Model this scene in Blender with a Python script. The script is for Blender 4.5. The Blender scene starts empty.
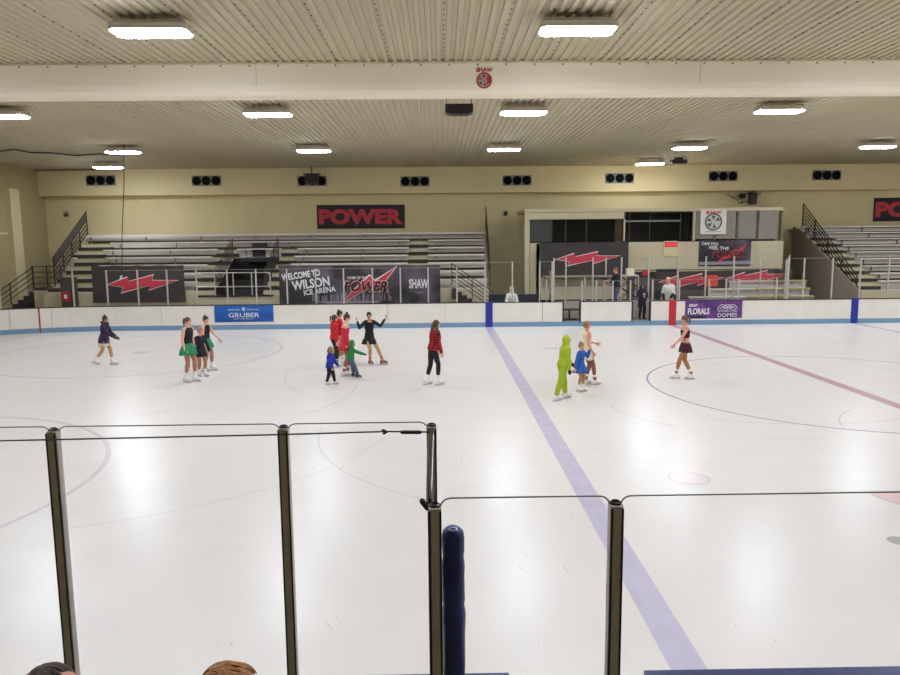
import bpy, bmesh, math, random
from math import sin, cos, pi, radians as R, sqrt, hypot
from mathutils import Vector as V, Matrix as M, noise
random.seed(7)
sc = bpy.context.scene
col = sc.collection
sc.view_settings.view_transform = 'Standard'
sc.view_settings.look = 'None'
sc.view_settings.gamma = 1.0
sc.view_settings.use_curve_mapping = False
sc.view_settings.exposure = 0.0

# ------------------------------------------------------------------ camera
CAM = V((0, 0, 3.566)); FPX = 724.6
PITCH, YAW, ROLL = 0.1314, 0.0135, -0.00885
_f = V((sin(YAW) * cos(PITCH), cos(YAW) * cos(PITCH), -sin(PITCH)))
_r0 = V((cos(YAW), -sin(YAW), 0)); _u0 = _r0.cross(_f)
_r = _r0 * cos(ROLL) + _u0 * sin(ROLL); _u = -_r0 * sin(ROLL) + _u0 * cos(ROLL)
def ray(x, y): return _f * FPX + _r * (x - 450) - _u * (y - 337.5)
def at(x, y, Y):
    d = ray(x, y); return CAM + d * (Y / d.y)
def atz(x, y, Z):
    d = ray(x, y); return CAM + d * ((Z - CAM.z) / d.z)
cd = bpy.data.cameras.new('camera'); cam = bpy.data.objects.new('camera', cd); col.objects.link(cam)
cd.sensor_width = 36; cd.lens = FPX * 36 / 900; cd.clip_start = .05; cd.clip_end = 300
cam.matrix_world = M(((_r.x, _u.x, -_f.x, CAM.x), (_r.y, _u.y, -_f.y, CAM.y), (_r.z, _u.z, -_f.z, CAM.z), (0, 0, 0, 1)))
sc.camera = cam

# ------------------------------------------------------------------ materials
def s2l(c):
    return tuple(((v / 255) / 12.92 if v / 255 < .04045 else ((v / 255 + .055) / 1.055) ** 2.4) for v in c) + (1,)
MATS = {}
def mat(name, rgb, rough=.6, metal=0, var=.06, scale=4, bump=0, bscale=60, spec=.5, emit=0, coat=0, rgb2=None, stretch=(1, 1, 1)):
    if name in MATS: return MATS[name]
    m = bpy.data.materials.new(name); m.use_nodes = True
    n, l = m.node_tree.nodes, m.node_tree.links
    b = n['Principled BSDF']; b.inputs['Roughness'].default_value = rough; b.inputs['Metallic'].default_value = metal
    b.inputs['Specular IOR Level'].default_value = spec
    c = s2l(rgb)
    tc = n.new('ShaderNodeTexCoord'); mp = n.new('ShaderNodeMapping'); mp.inputs['Scale'].default_value = stretch
    l.new(tc.outputs['Object'], mp.inputs[0])
    nz = n.new('ShaderNodeTexNoise'); nz.inputs['Scale'].default_value = scale; nz.inputs['Detail'].default_value = 4
    l.new(mp.outputs[0], nz.inputs['Vector'])
    rp = n.new('ShaderNodeValToRGB')
    rp.color_ramp.elements[0].position = .3; rp.color_ramp.elements[1].position = .7
    if rgb2 is None:
        rp.color_ramp.elements[0].color = tuple(v * (1 - var) for v in c[:3]) + (1,)
        rp.color_ramp.elements[1].color = tuple(min(1, v * (1 + var)) for v in c[:3]) + (1,)
    else:
        rp.color_ramp.elements[0].color = c; rp.color_ramp.elements[1].color = s2l(rgb2)
    l.new(nz.outputs['Fac'], rp.inputs[0]); l.new(rp.outputs[0], b.inputs['Base Color'])
    if emit:
        l.new(rp.outputs[0], b.inputs['Emission Color']); b.inputs['Emission Strength'].default_value = emit
    if coat: b.inputs['Coat Weight'].default_value = coat
    if bump:
        n2 = n.new('ShaderNodeTexNoise'); n2.inputs['Scale'].default_value = bscale
        l.new(mp.outputs[0], n2.inputs['Vector'])
        bp = n.new('ShaderNodeBump'); bp.inputs['Strength'].default_value = bump; bp.inputs['Distance'].default_value = .01
        l.new(n2.outputs['Fac'], bp.inputs['Height']); l.new(bp.outputs[0], b.inputs['Normal'])
    MATS[name] = m
    return m

def ice_mat():
    m = mat('ice', (229, 222, 216), rough=.2, var=.015, scale=1.2, spec=.22)
    n, l = m.node_tree.nodes, m.node_tree.links
    b = n['Principled BSDF']
    tc = [x for x in n if x.type == 'TEX_COORD'][0]
    rp = [x for x in n if x.type == 'VALTORGB'][0]
    # faint stretched skate smears and fine scratches
    mp = n.new('ShaderNodeMapping'); mp.inputs['Scale'].default_value = (.35, 1.3, 1); l.new(tc.outputs['Object'], mp.inputs[0])
    nz = n.new('ShaderNodeTexNoise'); nz.inputs['Scale'].default_value = 1.1; nz.inputs['Detail'].default_value = 3
    l.new(mp.outputs[0], nz.inputs['Vector'])
    r2 = n.new('ShaderNodeValToRGB'); r2.color_ramp.elements[0].position = .25; r2.color_ramp.elements[1].position = .75
    r2.color_ramp.elements[0].color = (.955, .952, .952, 1); r2.color_ramp.elements[1].color = (1, 1, 1, 1)
    l.new(nz.outputs['Fac'], r2.inputs[0])
    mx = n.new('ShaderNodeMixRGB'); mx.blend_type = 'MULTIPLY'; mx.inputs[0].default_value = .7
    l.new(rp.outputs[0], mx.inputs[1]); l.new(r2.outputs[0], mx.inputs[2])
    # small dark nicks
    vo = n.new('ShaderNodeTexNoise'); vo.inputs['Scale'].default_value = 34; vo.inputs['Detail'].default_value = 3
    l.new(tc.outputs['Object'], vo.inputs['Vector'])
    r3 = n.new('ShaderNodeValToRGB'); r3.color_ramp.elements[0].position = .74; r3.color_ramp.elements[1].position = .78
    r3.color_ramp.elements[0].color = (1, 1, 1, 1); r3.color_ramp.elements[1].color = (.7, .7, .7, 1)
    l.new(vo.outputs['Fac'], r3.inputs[0])
    m2 = n.new('ShaderNodeMixRGB'); m2.blend_type = 'MULTIPLY'; m2.inputs[0].default_value = 1
    l.new(mx.outputs[0], m2.inputs[1]); l.new(r3.outputs[0], m2.inputs[2])
    l.new(m2.outputs[0], b.inputs['Base Color'])
    r4 = n.new('ShaderNodeMapRange'); r4.inputs['To Min'].default_value = .26; r4.inputs['To Max'].default_value = .29
    b.inputs['Roughness'].default_value = .27
    n2 = n.new('ShaderNodeTexNoise'); n2.inputs['Scale'].default_value = 3; n2.inputs['Detail'].default_value = 5
    l.new(mp.outputs[0], n2.inputs['Vector'])
    bp = n.new('ShaderNodeBump'); bp.inputs['Strength'].default_value = .0; bp.inputs['Distance'].default_value = .01
    l.new(n2.outputs['Fac'], bp.inputs['Height']); l.new(bp.outputs[0], b.inputs['Normal'])
    return m

def glass_mat(name, tint=(245, 248, 247), refl=.9):
    m = bpy.data.materials.new(name); m.use_nodes = True
    n, l = m.node_tree.nodes, m.node_tree.links
    n.remove(n['Principled BSDF']); o = n['Material Output']
    t = n.new('ShaderNodeBsdfTransparent'); t.inputs[0].default_value = s2l(tint)
    g = n.new('ShaderNodeBsdfGlossy'); g.inputs['Roughness'].default_value = .03
    fr = n.new('ShaderNodeFresnel'); fr.inputs[0].default_value = 1.35
    mu = n.new('ShaderNodeMath'); mu.operation = 'MULTIPLY'; mu.inputs[1].default_value = refl
    l.new(fr.outputs[0], mu.inputs[0])
    mx = n.new('ShaderNodeMixShader'); l.new(mu.outputs[0], mx.inputs[0]); l.new(t.outputs[0], mx.inputs[1]); l.new(g.outputs[0], mx.inputs[2])
    l.new(mx.outputs[0], o.inputs[0])
    MATS[name] = m
    return m

def plaid_mat():
    m = mat('plaid', (176, 26, 34), rough=.85)
    n, l = m.node_tree.nodes, m.node_tree.links
    b = n['Principled BSDF']; tc = [x for x in n if x.type == 'TEX_COORD'][0]
    prev = None
    for ax in ('Z', 'Y'):
        w = n.new('ShaderNodeTexWave'); w.wave_type = 'BANDS'; w.bands_direction = ax
        w.inputs['Scale'].default_value = 4.6
        l.new(tc.outputs['Object'], w.inputs['Vector'])
        r = n.new('ShaderNodeValToRGB'); r.color_ramp.interpolation = 'CONSTANT'
        r.color_ramp.elements[0].color = (.16, .13, .13, 1); r.color_ramp.elements[1].color = (1, 1, 1, 1); r.color_ramp.elements[1].position = .42
        l.new(w.outputs['Color'], r.inputs[0])
        mx = n.new('ShaderNodeMixRGB'); mx.blend_type = 'MULTIPLY'; mx.inputs[0].default_value = .8
        if prev is None: mx.inputs[1].default_value = s2l((190, 28, 38))
        else: l.new(prev, mx.inputs[1])
        l.new(r.outputs[0], mx.inputs[2]); prev = mx.outputs[0]
    l.new(prev, b.inputs['Base Color'])
    return m

ICE = ice_mat()
GLASS = glass_mat('barrier_glass', (254, 254, 254), .45); WGLASS = glass_mat('window_glass', (228, 230, 230), 1)
PLAID = plaid_mat()
WALL = mat('wall_paint', (222, 206, 160), .75, var=.03, scale=.6, bump=.05)
WALLD = mat('wall_block', (216, 201, 154), .8, var=.04, scale=.8, bump=.08)
CEIL = mat('ceiling_deck', (188, 178, 152), .85, var=.05, spec=.2, scale=1.0, stretch=(1, .15, 1))
BEAM = mat('beam_paint', (236, 225, 203), .5, var=.02, scale=.5)
CREAM = mat('cream_panel', (202, 190, 158), .65, var=.03, scale=1)
BOARD = mat('board_plastic', (236, 230, 221), .4, var=.035, scale=1.5)
KICK = mat('kick_strip', (118, 152, 182), .4, var=.04)
BLACK = mat('black_metal', (30, 28, 29), .5)
DARKRAIL = mat('dark_rail', (48, 42, 42), .5)
ALU = mat('bleacher_aluminium', (222, 215, 205), .42, .15, var=.07, scale=2, stretch=(.3, 4, 4))
ALUD = mat('bleacher_deck', (200, 192, 181), .6, .1, var=.08, scale=2, stretch=(.3, 4, 4))
YEL = mat('yellow_nosing', (176, 164, 84), .7, var=.1)
STEPD = mat('step_black', (40, 37, 36), .7)
POSTL = mat('pale_post', (196, 190, 180), .4, .3)
POSTN = mat('bronze_post', (186, 178, 164), .4, .15, var=.05)
POSTD = mat('post_dark_side', (52, 50, 48), .4, .5)
NAVY = mat('navy_cap', (28, 38, 92), .4, var=.2, scale=14)
PADBLUE = mat('pad_vinyl', (26, 34, 92), .42, var=.35, scale=11, bump=.35, bscale=30)
CONC = mat('concrete', (120, 112, 104), .85, var=.08, scale=2)
BANBLK = mat('banner_black', (38, 34, 37), .7, var=.25, scale=1.3)
BANGRY = mat('banner_charcoal', (62, 57, 54), .75, var=.12, scale=1.5)
BANPUR = mat('banner_storm', (44, 40, 43), .65, rgb2=(104, 94, 108), scale=.55)
_e = BANPUR.node_tree.nodes['Color Ramp'].color_ramp.elements; _e[0].position = .44; _e[1].position = .64
LETRED = mat('letter_red', (196, 52, 64), .6, var=.16, scale=2)
BOLTRED = mat('bolt_red', (204, 58, 74), .6, var=.06)
LETWHT = mat('letter_white', (232, 230, 230), .6, var=.04)
LETGRY = mat('letter_grey', (150, 140, 152), .6)
LETBLK = mat('letter_black', (18, 16, 18), .6)
LAMPW = mat('lamp_housing', (188, 180, 164), .5)
DIFF = mat('lamp_diffuser', (234, 243, 255), .5, var=.0, emit=1)
REDEM = mat('red_led', (255, 34, 62), .5, var=.3, scale=30, emit=2.2)
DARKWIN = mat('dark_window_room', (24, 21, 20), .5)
GREYPAN = mat('grey_window', (146, 140, 128), .25, var=.05)
SKINS = {'fair': mat('skin_fair', (226, 172, 146), .55, var=.03), 'tan': mat('skin_tan', (190, 132, 98), .55, var=.03), 'rose': mat('skin_rose', (214, 152, 130), .5, var=.05, scale=30)}
def fab(name, rgb, **k): return mat('fabric_' + name, rgb, k.pop('rough', .85), bump=k.pop('bump', .15), bscale=90, **k)

# ------------------------------------------------------------------ mesh builder
class G:
    def __init__(s): s.v = []; s.f = []
    def add(s, vs, fs):
        o = len(s.v); s.v += [V(p) for p in vs]; s.f += [tuple(o + i for i in f) for f in fs]
    def box(s, a, b, m=None):
        x0, y0, z0 = a; x1, y1, z1 = b
        vs = [(x0, y0, z0), (x1, y0, z0), (x1, y1, z0), (x0, y1, z0), (x0, y0, z1), (x1, y0, z1), (x1, y1, z1), (x0, y1, z1)]
        if m is not None: vs = [m @ V(p) for p in vs]
        s.add(vs, [(3, 2, 1, 0), (4, 5, 6, 7), (0, 1, 5, 4), (1, 2, 6, 5), (2, 3, 7, 6), (3, 0, 4, 7)])
    def bar(s, a, b, w, h=None, up=V((0, 0, 1))):
        a, b = V(a), V(b); d = b - a; L = d.length; d = d / L
        x = d.cross(V(up))
        if x.length < 1e-3: x = d.cross(V((1, 0, 0)))
        x.normalize(); z = x.cross(d); h = h or w
        mm = M(((x.x, d.x, z.x, a.x), (x.y, d.y, z.y, a.y), (x.z, d.z, z.z, a.z), (0, 0, 0, 1)))
        s.box((-w / 2, 0, -h / 2), (w / 2, L, h / 2), mm)
    def prism(s, pts, off):
        n = len(pts); pts = [V(p) for p in pts]; off = V(off)
        s.add(pts + [p + off for p in pts], [tuple(range(n - 1, -1, -1)), tuple(range(n, 2 * n))] + [(i, (i + 1) % n, n + (i + 1) % n, n + i) for i in range(n)])
    def tube(s, pts, rad, seg=12, round_=True):
        pts = [V(p) for p in pts]
        if not isinstance(rad, (list, tuple)): rad = [rad] * len(pts)
        P, Rr = [], []
        d0 = (pts[1] - pts[0]).normalized(); d1 = (pts[-1] - pts[-2]).normalized()
        if round_:
            for k in (1, .5): P.append(pts[0] - d0 * rad[0] * sin(k * pi / 2) * .98); Rr.append(max(rad[0] * cos(k * pi / 2), rad[0] * .12))
        P += pts; Rr += list(rad)
        if round_:
            for k in (.5, 1): P.append(pts[-1] + d1 * rad[-1] * sin(k * pi / 2) * .98); Rr.append(max(rad[-1] * cos(k * pi / 2), rad[-1] * .12))
        x = d0.cross(V((.13, .31, .94))).normalized()
        if x.length < .5: x = V((1, 0, 0))
        rings = []
        for i, p in enumerate(P):
            d = (P[min(i + 1, len(P) - 1)] - P[max(i - 1, 0)]).normalized()
            x = (x - d * x.dot(d)).normalized(); y = d.cross(x)
            rings.append([p + (x * cos(2 * pi * k / seg) + y * sin(2 * pi * k / seg)) * Rr[i] for k in range(seg)])
        s.rings(rings)
    def rings(s, rings, cap=True, closed=False):
        seg = len(rings[0]); vs = [p for r in rings for p in r]; fs = []
        for i in range(len(rings) - 1):
            for k in range(seg):
                fs.append((i * seg + k, i * seg + (k + 1) % seg, (i + 1) * seg + (k + 1) % seg, (i + 1) * seg + k))
        if cap:
            fs.append(tuple(range(seg - 1, -1, -1))); fs.append(tuple((len(rings) - 1) * seg + k for k in range(seg)))
        s.add(vs, fs)
    def loft(s, secs, seg=18, cap=True):
        s.rings([[c + ax * cos(2 * pi * k / seg) + ay * sin(2 * pi * k / seg) for k in range(seg)] for c, ax, ay in secs], cap)
    def ell(s, c, ax, ay, az, nu=16, nv=10):
        rr = []
        for i in range(nv + 1):
            t = -pi / 2 + pi * i / nv; q = max(cos(t), .03)
            rr.append([V(c) + ax * (q * cos(2 * pi * k / nu)) + ay * (q * sin(2 * pi * k / nu)) + az * sin(t) for k in range(nu)])
        s.rings(rr)
    def lathe(s, c, prof, seg=20):
        s.rings([[V((c[0] + r * cos(2 * pi * k / seg), c[1] + r * sin(2 * pi * k / seg), c[2] + z)) for k in range(seg)] for r, z in prof])
    def mesh(s, name):
        me = bpy.data.meshes.new(name); me.from_pydata([tuple(p) for p in s.v], [], s.f); me.update()
        return me
    def build(s, name, m, parent=None, smooth=False, bevel=0):
        me = s.mesh(name)
        if bevel:
            bm = bmesh.new(); bm.from_mesh(me)
            bmesh.ops.bevel(bm, geom=[e for e in bm.edges], offset=bevel, segments=2, affect='EDGES', clamp_overlap=True)
            bm.to_mesh(me); bm.free()
        return link(name, me, m, parent, smooth)

def link(name, me, m, parent=None, smooth=False):
    o = bpy.data.objects.new(name, me); col.objects.link(o)
    me.materials.clear(); me.materials.append(m)
    if smooth:
        for p in me.polygons: p.use_smooth = True
    if parent: o.parent = parent
    return o
def remesh(g, voxel, smooth=4, fac=.5):
    me = g.mesh('tmp'); o = bpy.data.objects.new('tmp', me); col.objects.link(o)
    a = o.modifiers.new('r', 'REMESH'); a.mode = 'VOXEL'; a.voxel_size = voxel; a.use_smooth_shade = True
    if smooth:
        b = o.modifiers.new('s', 'SMOOTH'); b.iterations = smooth; b.factor = fac
    dg = bpy.context.evaluated_depsgraph_get(); dg.update()
    r = bpy.data.meshes.new_from_object(o.evaluated_get(dg))
    bpy.data.objects.remove(o); bpy.data.meshes.remove(me)
    return r
def empty(name, loc=(0, 0, 0), rz=0):
    o = bpy.data.objects.new(name, None); col.objects.link(o); o.location = loc; o.rotation_euler = (0, 0, rz); o.empty_display_size = .1
    return o
def tag(o, label, cat, group=None):
    o['label'] = label; o['category'] = cat
    if group: o['group'] = group
    return o
def struct(o): o['kind'] = 'structure'; return o
def copy_tree(o, parent=None):
    c = o.copy(); col.objects.link(c)
    if parent: c.parent = parent
    for ch in list(o.children): copy_tree(ch, c)
    return c

# ------------------------------------------------------------------ text
def text_mesh(body, w, h, depth=.004, bold=.0, shear=0, spacing=1.0, rot=0):
    cu = bpy.data.curves.new('t', 'FONT'); cu.body = body; cu.align_x = 'CENTER'; cu.align_y = 'CENTER'
    cu.extrude = .5; cu.offset = bold; cu.shear = shear; cu.space_character = spacing; cu.resolution_u = 3
    o = bpy.data.objects.new('t', cu); col.objects.link(o)
    dg = bpy.context.evaluated_depsgraph_get(); dg.update()
    me = bpy.data.meshes.new_from_object(o.evaluated_get(dg)); bpy.data.objects.remove(o)
    xs = [v.co.x for v in me.vertices]; ys = [v.co.y for v in me.vertices]
    cx, cy = (min(xs) + max(xs)) / 2, (min(ys) + max(ys)) / 2
    sx, sy = w / (max(xs) - min(xs)), h / (max(ys) - min(ys))
    c, s_ = cos(rot), sin(rot)
    for v in me.vertices:
        x, y, z = (v.co.x - cx) * sx, (v.co.y - cy) * sy, v.co.z * depth
        v.co = (x * c - y * s_, x * s_ + y * c, z)
    return me
def place_text(parent, name, body, m, x, y, w, h, z=.012, **k):
    me = text_mesh(body, w, h, **k)
    for v in me.vertices: v.co += V((x, y, z))
    return link(name, me, m, parent)
def flat(parent, name, pts, m, z=.01, d=.004):
    g = G(); g.prism([(x, y, z) for x, y in pts], (0, 0, d)); return g.build(name, m, parent)
def board(name, tl, tr, bl, m, thick=.015, sag=0):
    """flat sign: local x along its width, y up, z out of its face; origin at its lower left corner"""
    tl, tr, bl = V(tl), V(tr), V(bl)
    w = (tr - tl).length; h = (tl - bl).length
    x = (tr - tl).normalized(); z = x.cross((tl - bl).normalized()).normalized(); y = z.cross(x)
    root = empty(name)
    root.matrix_world = M(((x.x, y.x, z.x, bl.x), (x.y, y.y, z.y, bl.y), (x.z, y.z, z.z, bl.z), (0, 0, 0, 1)))
    g = G()
    if sag:   # cloth: a slightly wavy sheet with thickness
        n = 28
        top = []; 
        for side in (0, 1):
            for j in range(5):
                for i in range(n + 1):
                    u = i / n; q = j / 4
                    e = -sag * h * .5 * sin(pi * ((u * 4) % 1)) * (q ** 3)
                    top.append((u * w, q * h + e, (.012 * sin(u * 19 + q * 2)) * sag * 20 * .3 + (thick if side else 0) - thick))
        fs = []; N = 5 * (n + 1)
        for j in range(4):
            for i in range(n):
                a = j * (n + 1) + i; b = a + 1; c = b + n + 1; d = a + n + 1
                fs += [(d, c, b, a), (N + a, N + b, N + c, N + d)]
        ring = list(range(n + 1)) + [j * (n + 1) + n for j in range(1, 5)] + [4 * (n + 1) + i for i in range(n - 1, -1, -1)] + [j * (n + 1) for j in range(3, 0, -1)]
        for i in range(len(ring)):
            a, b = ring[i], ring[(i + 1) % len(ring)]; fs.append((a, b, N + b, N + a))
        g.add(top, fs)
    else:
        g.box((0, 0, -thick), (w, h, 0))
    g.build('sheet', m, root)
    return root, w, h

# ------------------------------------------------------------------ setting
FARY, NEARY, BH = 30.2, 4.1, 1.01
CZ = 7.45
LX, RX = -20.9, 40.4
g = G(); g.box((LX, 3.95, -.12), (RX, 31.0, 0)); struct(g.build('floor', ICE))
g = G(); g.box((LX - .3, 30.32, -.2), (RX, 40, .0)); fl2 = struct(g.build('floor_concourse', CONC))
g = G(); g.box((-14, -6, -.2), (RX, 3.95, .30)); struct(g.build('floor_stand', CONC))
# back wall, protruding upper band, side and near walls
LWY, UWY = 39.4, 38.8
g = G(); g.box((LX - .4, LWY, -.2), (RX, LWY + .3, 8)); struct(g.build('wall_back', WALLD))
g = G(); g.box((LX - .4, UWY, 6.12), (RX, LWY - .002, 8)); struct(g.build('wall_upper_band', WALL))
g = G(); g.box((LX - .4, -6.3, -.2), (LX, LWY, 8)); g2_ = G(); g2_.box((LX, 35.7, 0), (LX + .3, 36.5, 6.3)); struct(g2_.build('column', WALL)); wl = struct(g.build('wall_left', mat('wall_left_dimmed', (178, 162, 120), .8, var=.04)))  # left wall colour darkened to carry the weaker light in that corner
g = G(); g.box((RX, -6.3, -.2), (RX + .4, LWY + .3, 8)); struct(g.build('wall_right', WALLD))
g = G(); g.box((LX - .4, -6.6, -.2), (RX + .4, -6.3, 8)); struct(g.build('wall_front', WALLD))
# corrugated deck ceiling, ribs running away from the camera
per = .19; prof = []
x = LX - .2
while x < RX + .2:
    prof += [(x, 0), (x + .075, 0), (x + .095, .04), (x + .17, .04)]; x += per
g = G(); ys = (-6.4, LWY + .1)
vs = [V((px, yy, CZ + pz)) for yy in ys for px, pz in prof] ; n = len(prof)
g.add(vs, [(i, i + 1, n + i + 1, n + i) for i in range(n - 1)])
vs = [V((LX - .4, ys[0], CZ + .2)), V((RX + .4, ys[0], CZ + .2)), V((RX + .4, ys[1], CZ + .2)), V((LX - .4, ys[1], CZ + .2))]
g.add(vs, [(0, 1, 2, 3)])
ceil = struct(g.build('ceiling', CEIL))
# rows of deck fasteners
g = G(); k = 0; xx = LX + .5
while xx < 30:
    yy = 8.0
    while yy < 16.2:
        g.box((xx - .012, yy, CZ - .012), (xx + .012, yy + .024, CZ + .001)); yy += .3
    xx += per * 6
g.build('fastener', BLACK, ceil)
# big painted beam
BY = 16.42
g = G(); pr = [(0, 7.5), (0, 6.98), (.02, 6.86), (.08, 6.78), (.2, 6.75), (.45, 6.75), (.57, 6.78), (.63, 6.86), (.65, 6.98), (.65, 7.5)]
g.prism([V((LX, BY + y, z)) for y, z in pr], (RX - LX, 0, 0)); beam = struct(g.build('beam', BEAM))
g = G()
for bx in (-9.5, -3.95, 5.75, 12.3): g.box((bx, BY - .006, 6.98), (bx + .012, BY + .1, 7.44))
g.build('seam', mat('seam', (196, 186, 166), .6), beam)
g = G(); bx = -14
while bx < 16: g.lathe((0, 0, 0), [(.02, 0), (.02, 0)]) if False else g.box((bx - .018, BY - .012, 7.37), (bx + .018, BY, 7.40)); bx += .62
g.build('bolt_row', mat('bolt_dull', (120, 108, 90), .6), beam)
g = G(); bx = LX
while bx < RX: g.box((bx, BY - .045, 7.415), (bx + 1.0, BY + .02, 7.45)); bx += 1.02
g.build('edge_trim', CREAM, beam)

# ------------------------------------------------------------------ ice markings (painted under the ice: same gloss)
def mark(name, rgb, verts_faces, z=.002):
    g = G(); g.add(*verts_faces)
    m = mat('mark_' + name, rgb, .25, var=.05, scale=6, spec=.35, stretch=(1, .5, 1))
    g2 = [v for v in g.v]
    return g.build(name, m, ICEO)
ICEO = bpy.data.objects['floor']
def strip(x0, x1, y0, y1, z): return ([(x0, y0, z), (x1, y0, z), (x1, y1, z), (x0, y1, z)], [(0, 1, 2, 3)])
def ringf(cx, cy, r0, r1, z, n=96, a0=0, a1=2 * pi):
    vs = []; fs = []
    for i in range(n + 1):
        a = a0 + (a1 - a0) * i / n
        vs += [(cx + r0 * cos(a), cy + r0 * sin(a), z), (cx + r1 * cos(a), cy + r1 * sin(a), z)]
    fs = [(2 * i, 2 * i + 1, 2 * i + 3, 2 * i + 2) for i in range(n)]
    return vs, fs
BLX, RLX, CYC = 2.054, 9.769, 17.22
mark('blue_line_marking', (198, 190, 208), strip(BLX - .155, BLX + .155, NEARY, FARY, .002))
mark('blue_line_marking', (198, 190, 208), strip(17.33, 17.64, NEARY, FARY, .002))
mark('goal_line_marking', (208, 196, 192), strip(-16.43, -16.38, 5.2, 29.6, .002))
gv, gf = [], []
for k in range(64):   # dashed red centre line
    y0 = NEARY + (FARY - NEARY) * k / 64; a, b = strip(RLX - .15, RLX - .12, y0, y0 + .41, .003); o = len(gv); gv += a; gf += [tuple(o + i for i in f) for f in b]
    a, b = strip(RLX + .12, RLX + .15, y0, y0 + .41, .003); o = len(gv); gv += a; gf += [tuple(o + i for i in f) for f in b]
mark('centre_line_marking', (200, 164, 166), (gv, gf))
mark('centre_line_marking', (222, 210, 208), strip(RLX - .12, RLX + .12, NEARY, FARY, .002))
mark('centre_circle_marking', (148, 146, 164), ringf(RLX, CYC, 4.55, 4.60, .003, 160))
mark('end_circle_marking', (216, 203, 203), ringf(-9.968, 10.456, 4.53, 4.62, .003, 160))
mark('end_circle_marking', (216, 203, 203), ringf(-9.968, 24.0, 4.53, 4.62, .003, 160))
mark('spot_marking', (224, 205, 204), ringf(BLX + 1.67, CYC - 6.72, 0, .29, .003, 40))
mark('spot_ring_marking', (196, 182, 184), ringf(BLX + 1.67, CYC - 6.72, .29, .31, .003, 40))
mark('spot_marking', (214, 192, 192), ringf(BLX + 1.67, CYC + 6.72, 0, .29, .003, 40))
mark('spot_marking', (214, 192, 192), ringf(-9.968, 24.0, 0, .3, .004, 40))
q = atz(940, 490.5, 0); rr_ = q.x - atz(869, 492, 0).x
mark('pink_crease_marking', (232, 198, 195), ringf(q.x, q.y, 0, rr_, .003, 60, pi, 2 * pi))
mark('pink_crease_outline', (206, 194, 192), ringf(q.x, q.y, rr_, rr_ + .05, .003, 60, pi, 2 * pi))
q = atz(899, 541, 0); mark('grey_scuff_marking', (176, 172, 166), ringf(q.x, q.y, 0, .13, .003, 24))

# skate scratches: thin curved grooves and small nicks
rs = random.Random(11)
for k in range(46):
    cx_, cy_ = rs.uniform(-14, 20), rs.uniform(9, 29); r_a = rs.uniform(1.5, 6); a0 = rs.uniform(0, 6.28)
    vs_, fs_ = ringf(cx_, cy_, r_a, r_a + rs.uniform(.012, .03), .0015, 20, a0, a0 + rs.uniform(.3, 1.1))
    if all(4.3 < v[1] < 29.9 and v[0] > -15 for v in vs_): mark('scratch_marking', (206, 202, 198), (vs_, fs_))
for k in range(60):
    cx_, cy_ = rs.uniform(-4, 5), rs.uniform(4.6, 12); r_a = rs.uniform(.08, .5); a0 = rs.uniform(0, 6.28)
    mark('nick_marking', (176, 172, 168), ringf(cx_, cy_, r_a, r_a + rs.uniform(.003, .007), .0015, 8, a0, a0 + rs.uniform(.15, .5)))
# ------------------------------------------------------------------ far dasher boards
CX0, CR = -13.6, 8.5
def far_pt(X, out=0.0):
    """a point of the board face line (X measured along the straight, then round the corner)"""
    if X >= CX0: return V((X, FARY + out, 0)), V((0, -1, 0))
    a = (CX0 - X) / CR
    return V((CX0 - (CR + out) * sin(a), FARY - CR + (CR + out) * cos(a), 0)), V((sin(a), -cos(a), 0))
def run(g, x0, x1, z0, z1, o0, o1):
    n = max(1, int((x1 - x0) / .5)) if x0 < CX0 else 1
    rr = []
    for i in range(n + 1):
        X = x0 + (x1 - x0) * i / n
        a, _ = far_pt(X, o0); b, _ = far_pt(X, o1)
        rr.append([V((a.x, a.y, z0)), V((b.x, b.y, z0)), V((b.x, b.y, z1)), V((a.x, a.y, z1))])
    g.rings(rr)
G1, G2 = (5.16, 5.88), (8.07, 8.83)
bd = tag(empty('rink_boards', (0, FARY, 0)), 'long white rink boards with light blue kick strip along the far side of the ice', 'rink boards')
def bpart(name, m, x0, x1, z0, z1, o0, o1):
    g = G(); run(g, x0, x1, z0, z1, o0, o1); g.v = [v - V((0, FARY, 0)) for v in g.v]; return g.build(name, m, bd)
xs = [-22.5]
cuts = [-19.6, -17.5, -16.0, -13.5, -11.6, -9.4, -7.0, -4.55, -2.2, .2, 2.05, 4.3, G1[0]]
segs = [(a, b) for a, b in zip([-21.8] + cuts[:-1], cuts)] + [(G1[1], G2[0]), (G2[1], 10.3), (10.3, 12.75), (12.75, 15.3), (15.3, 17.5), (17.5, 19.9), (19.9, 24)]
for a, b in segs:
    bpart('board_panel', BOARD, a + .008, b - .008, .16, BH, 0, .1)
bpart('kick_strip', KICK, -21.8, 24, 0, .2, -.012, .1)
for a, b in ((-21.8, G1[0]), (G1[1], G2[0]), (G2[1], 24)):
    bpart('top_cap', BLACK, a, b, BH, BH + .035, -.01, .12)
for a in (G1[0], G1[1], G2[0], G2[1]): bpart('gate_jamb', BLACK, a - .03, a + .03, .16, BH, -.012, .12)
bpart('blue_stripe', mat('stripe_blue', (34, 44, 150), .4), 2.054 - .15, 2.054 + .15, 0, BH + .05, -.02, .0)
bpart('blue_stripe', mat('stripe_blue', (34, 44, 150), .4), 17.33, 17.63, 0, BH + .05, -.02, .0)
bpart('red_stripe', mat('stripe_red', (192, 40, 52), .4), 9.62, 9.92, 0, BH + .05, -.02, .0)
bpart('goal_stripe', mat('stripe_goal', (176, 40, 48), .4), -16.47, -16.41, .0, BH, -.02, .0)
bpart('corner_pad', BLACK, -18.75, -18.55, .2, .85, -.03, .0)

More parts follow.
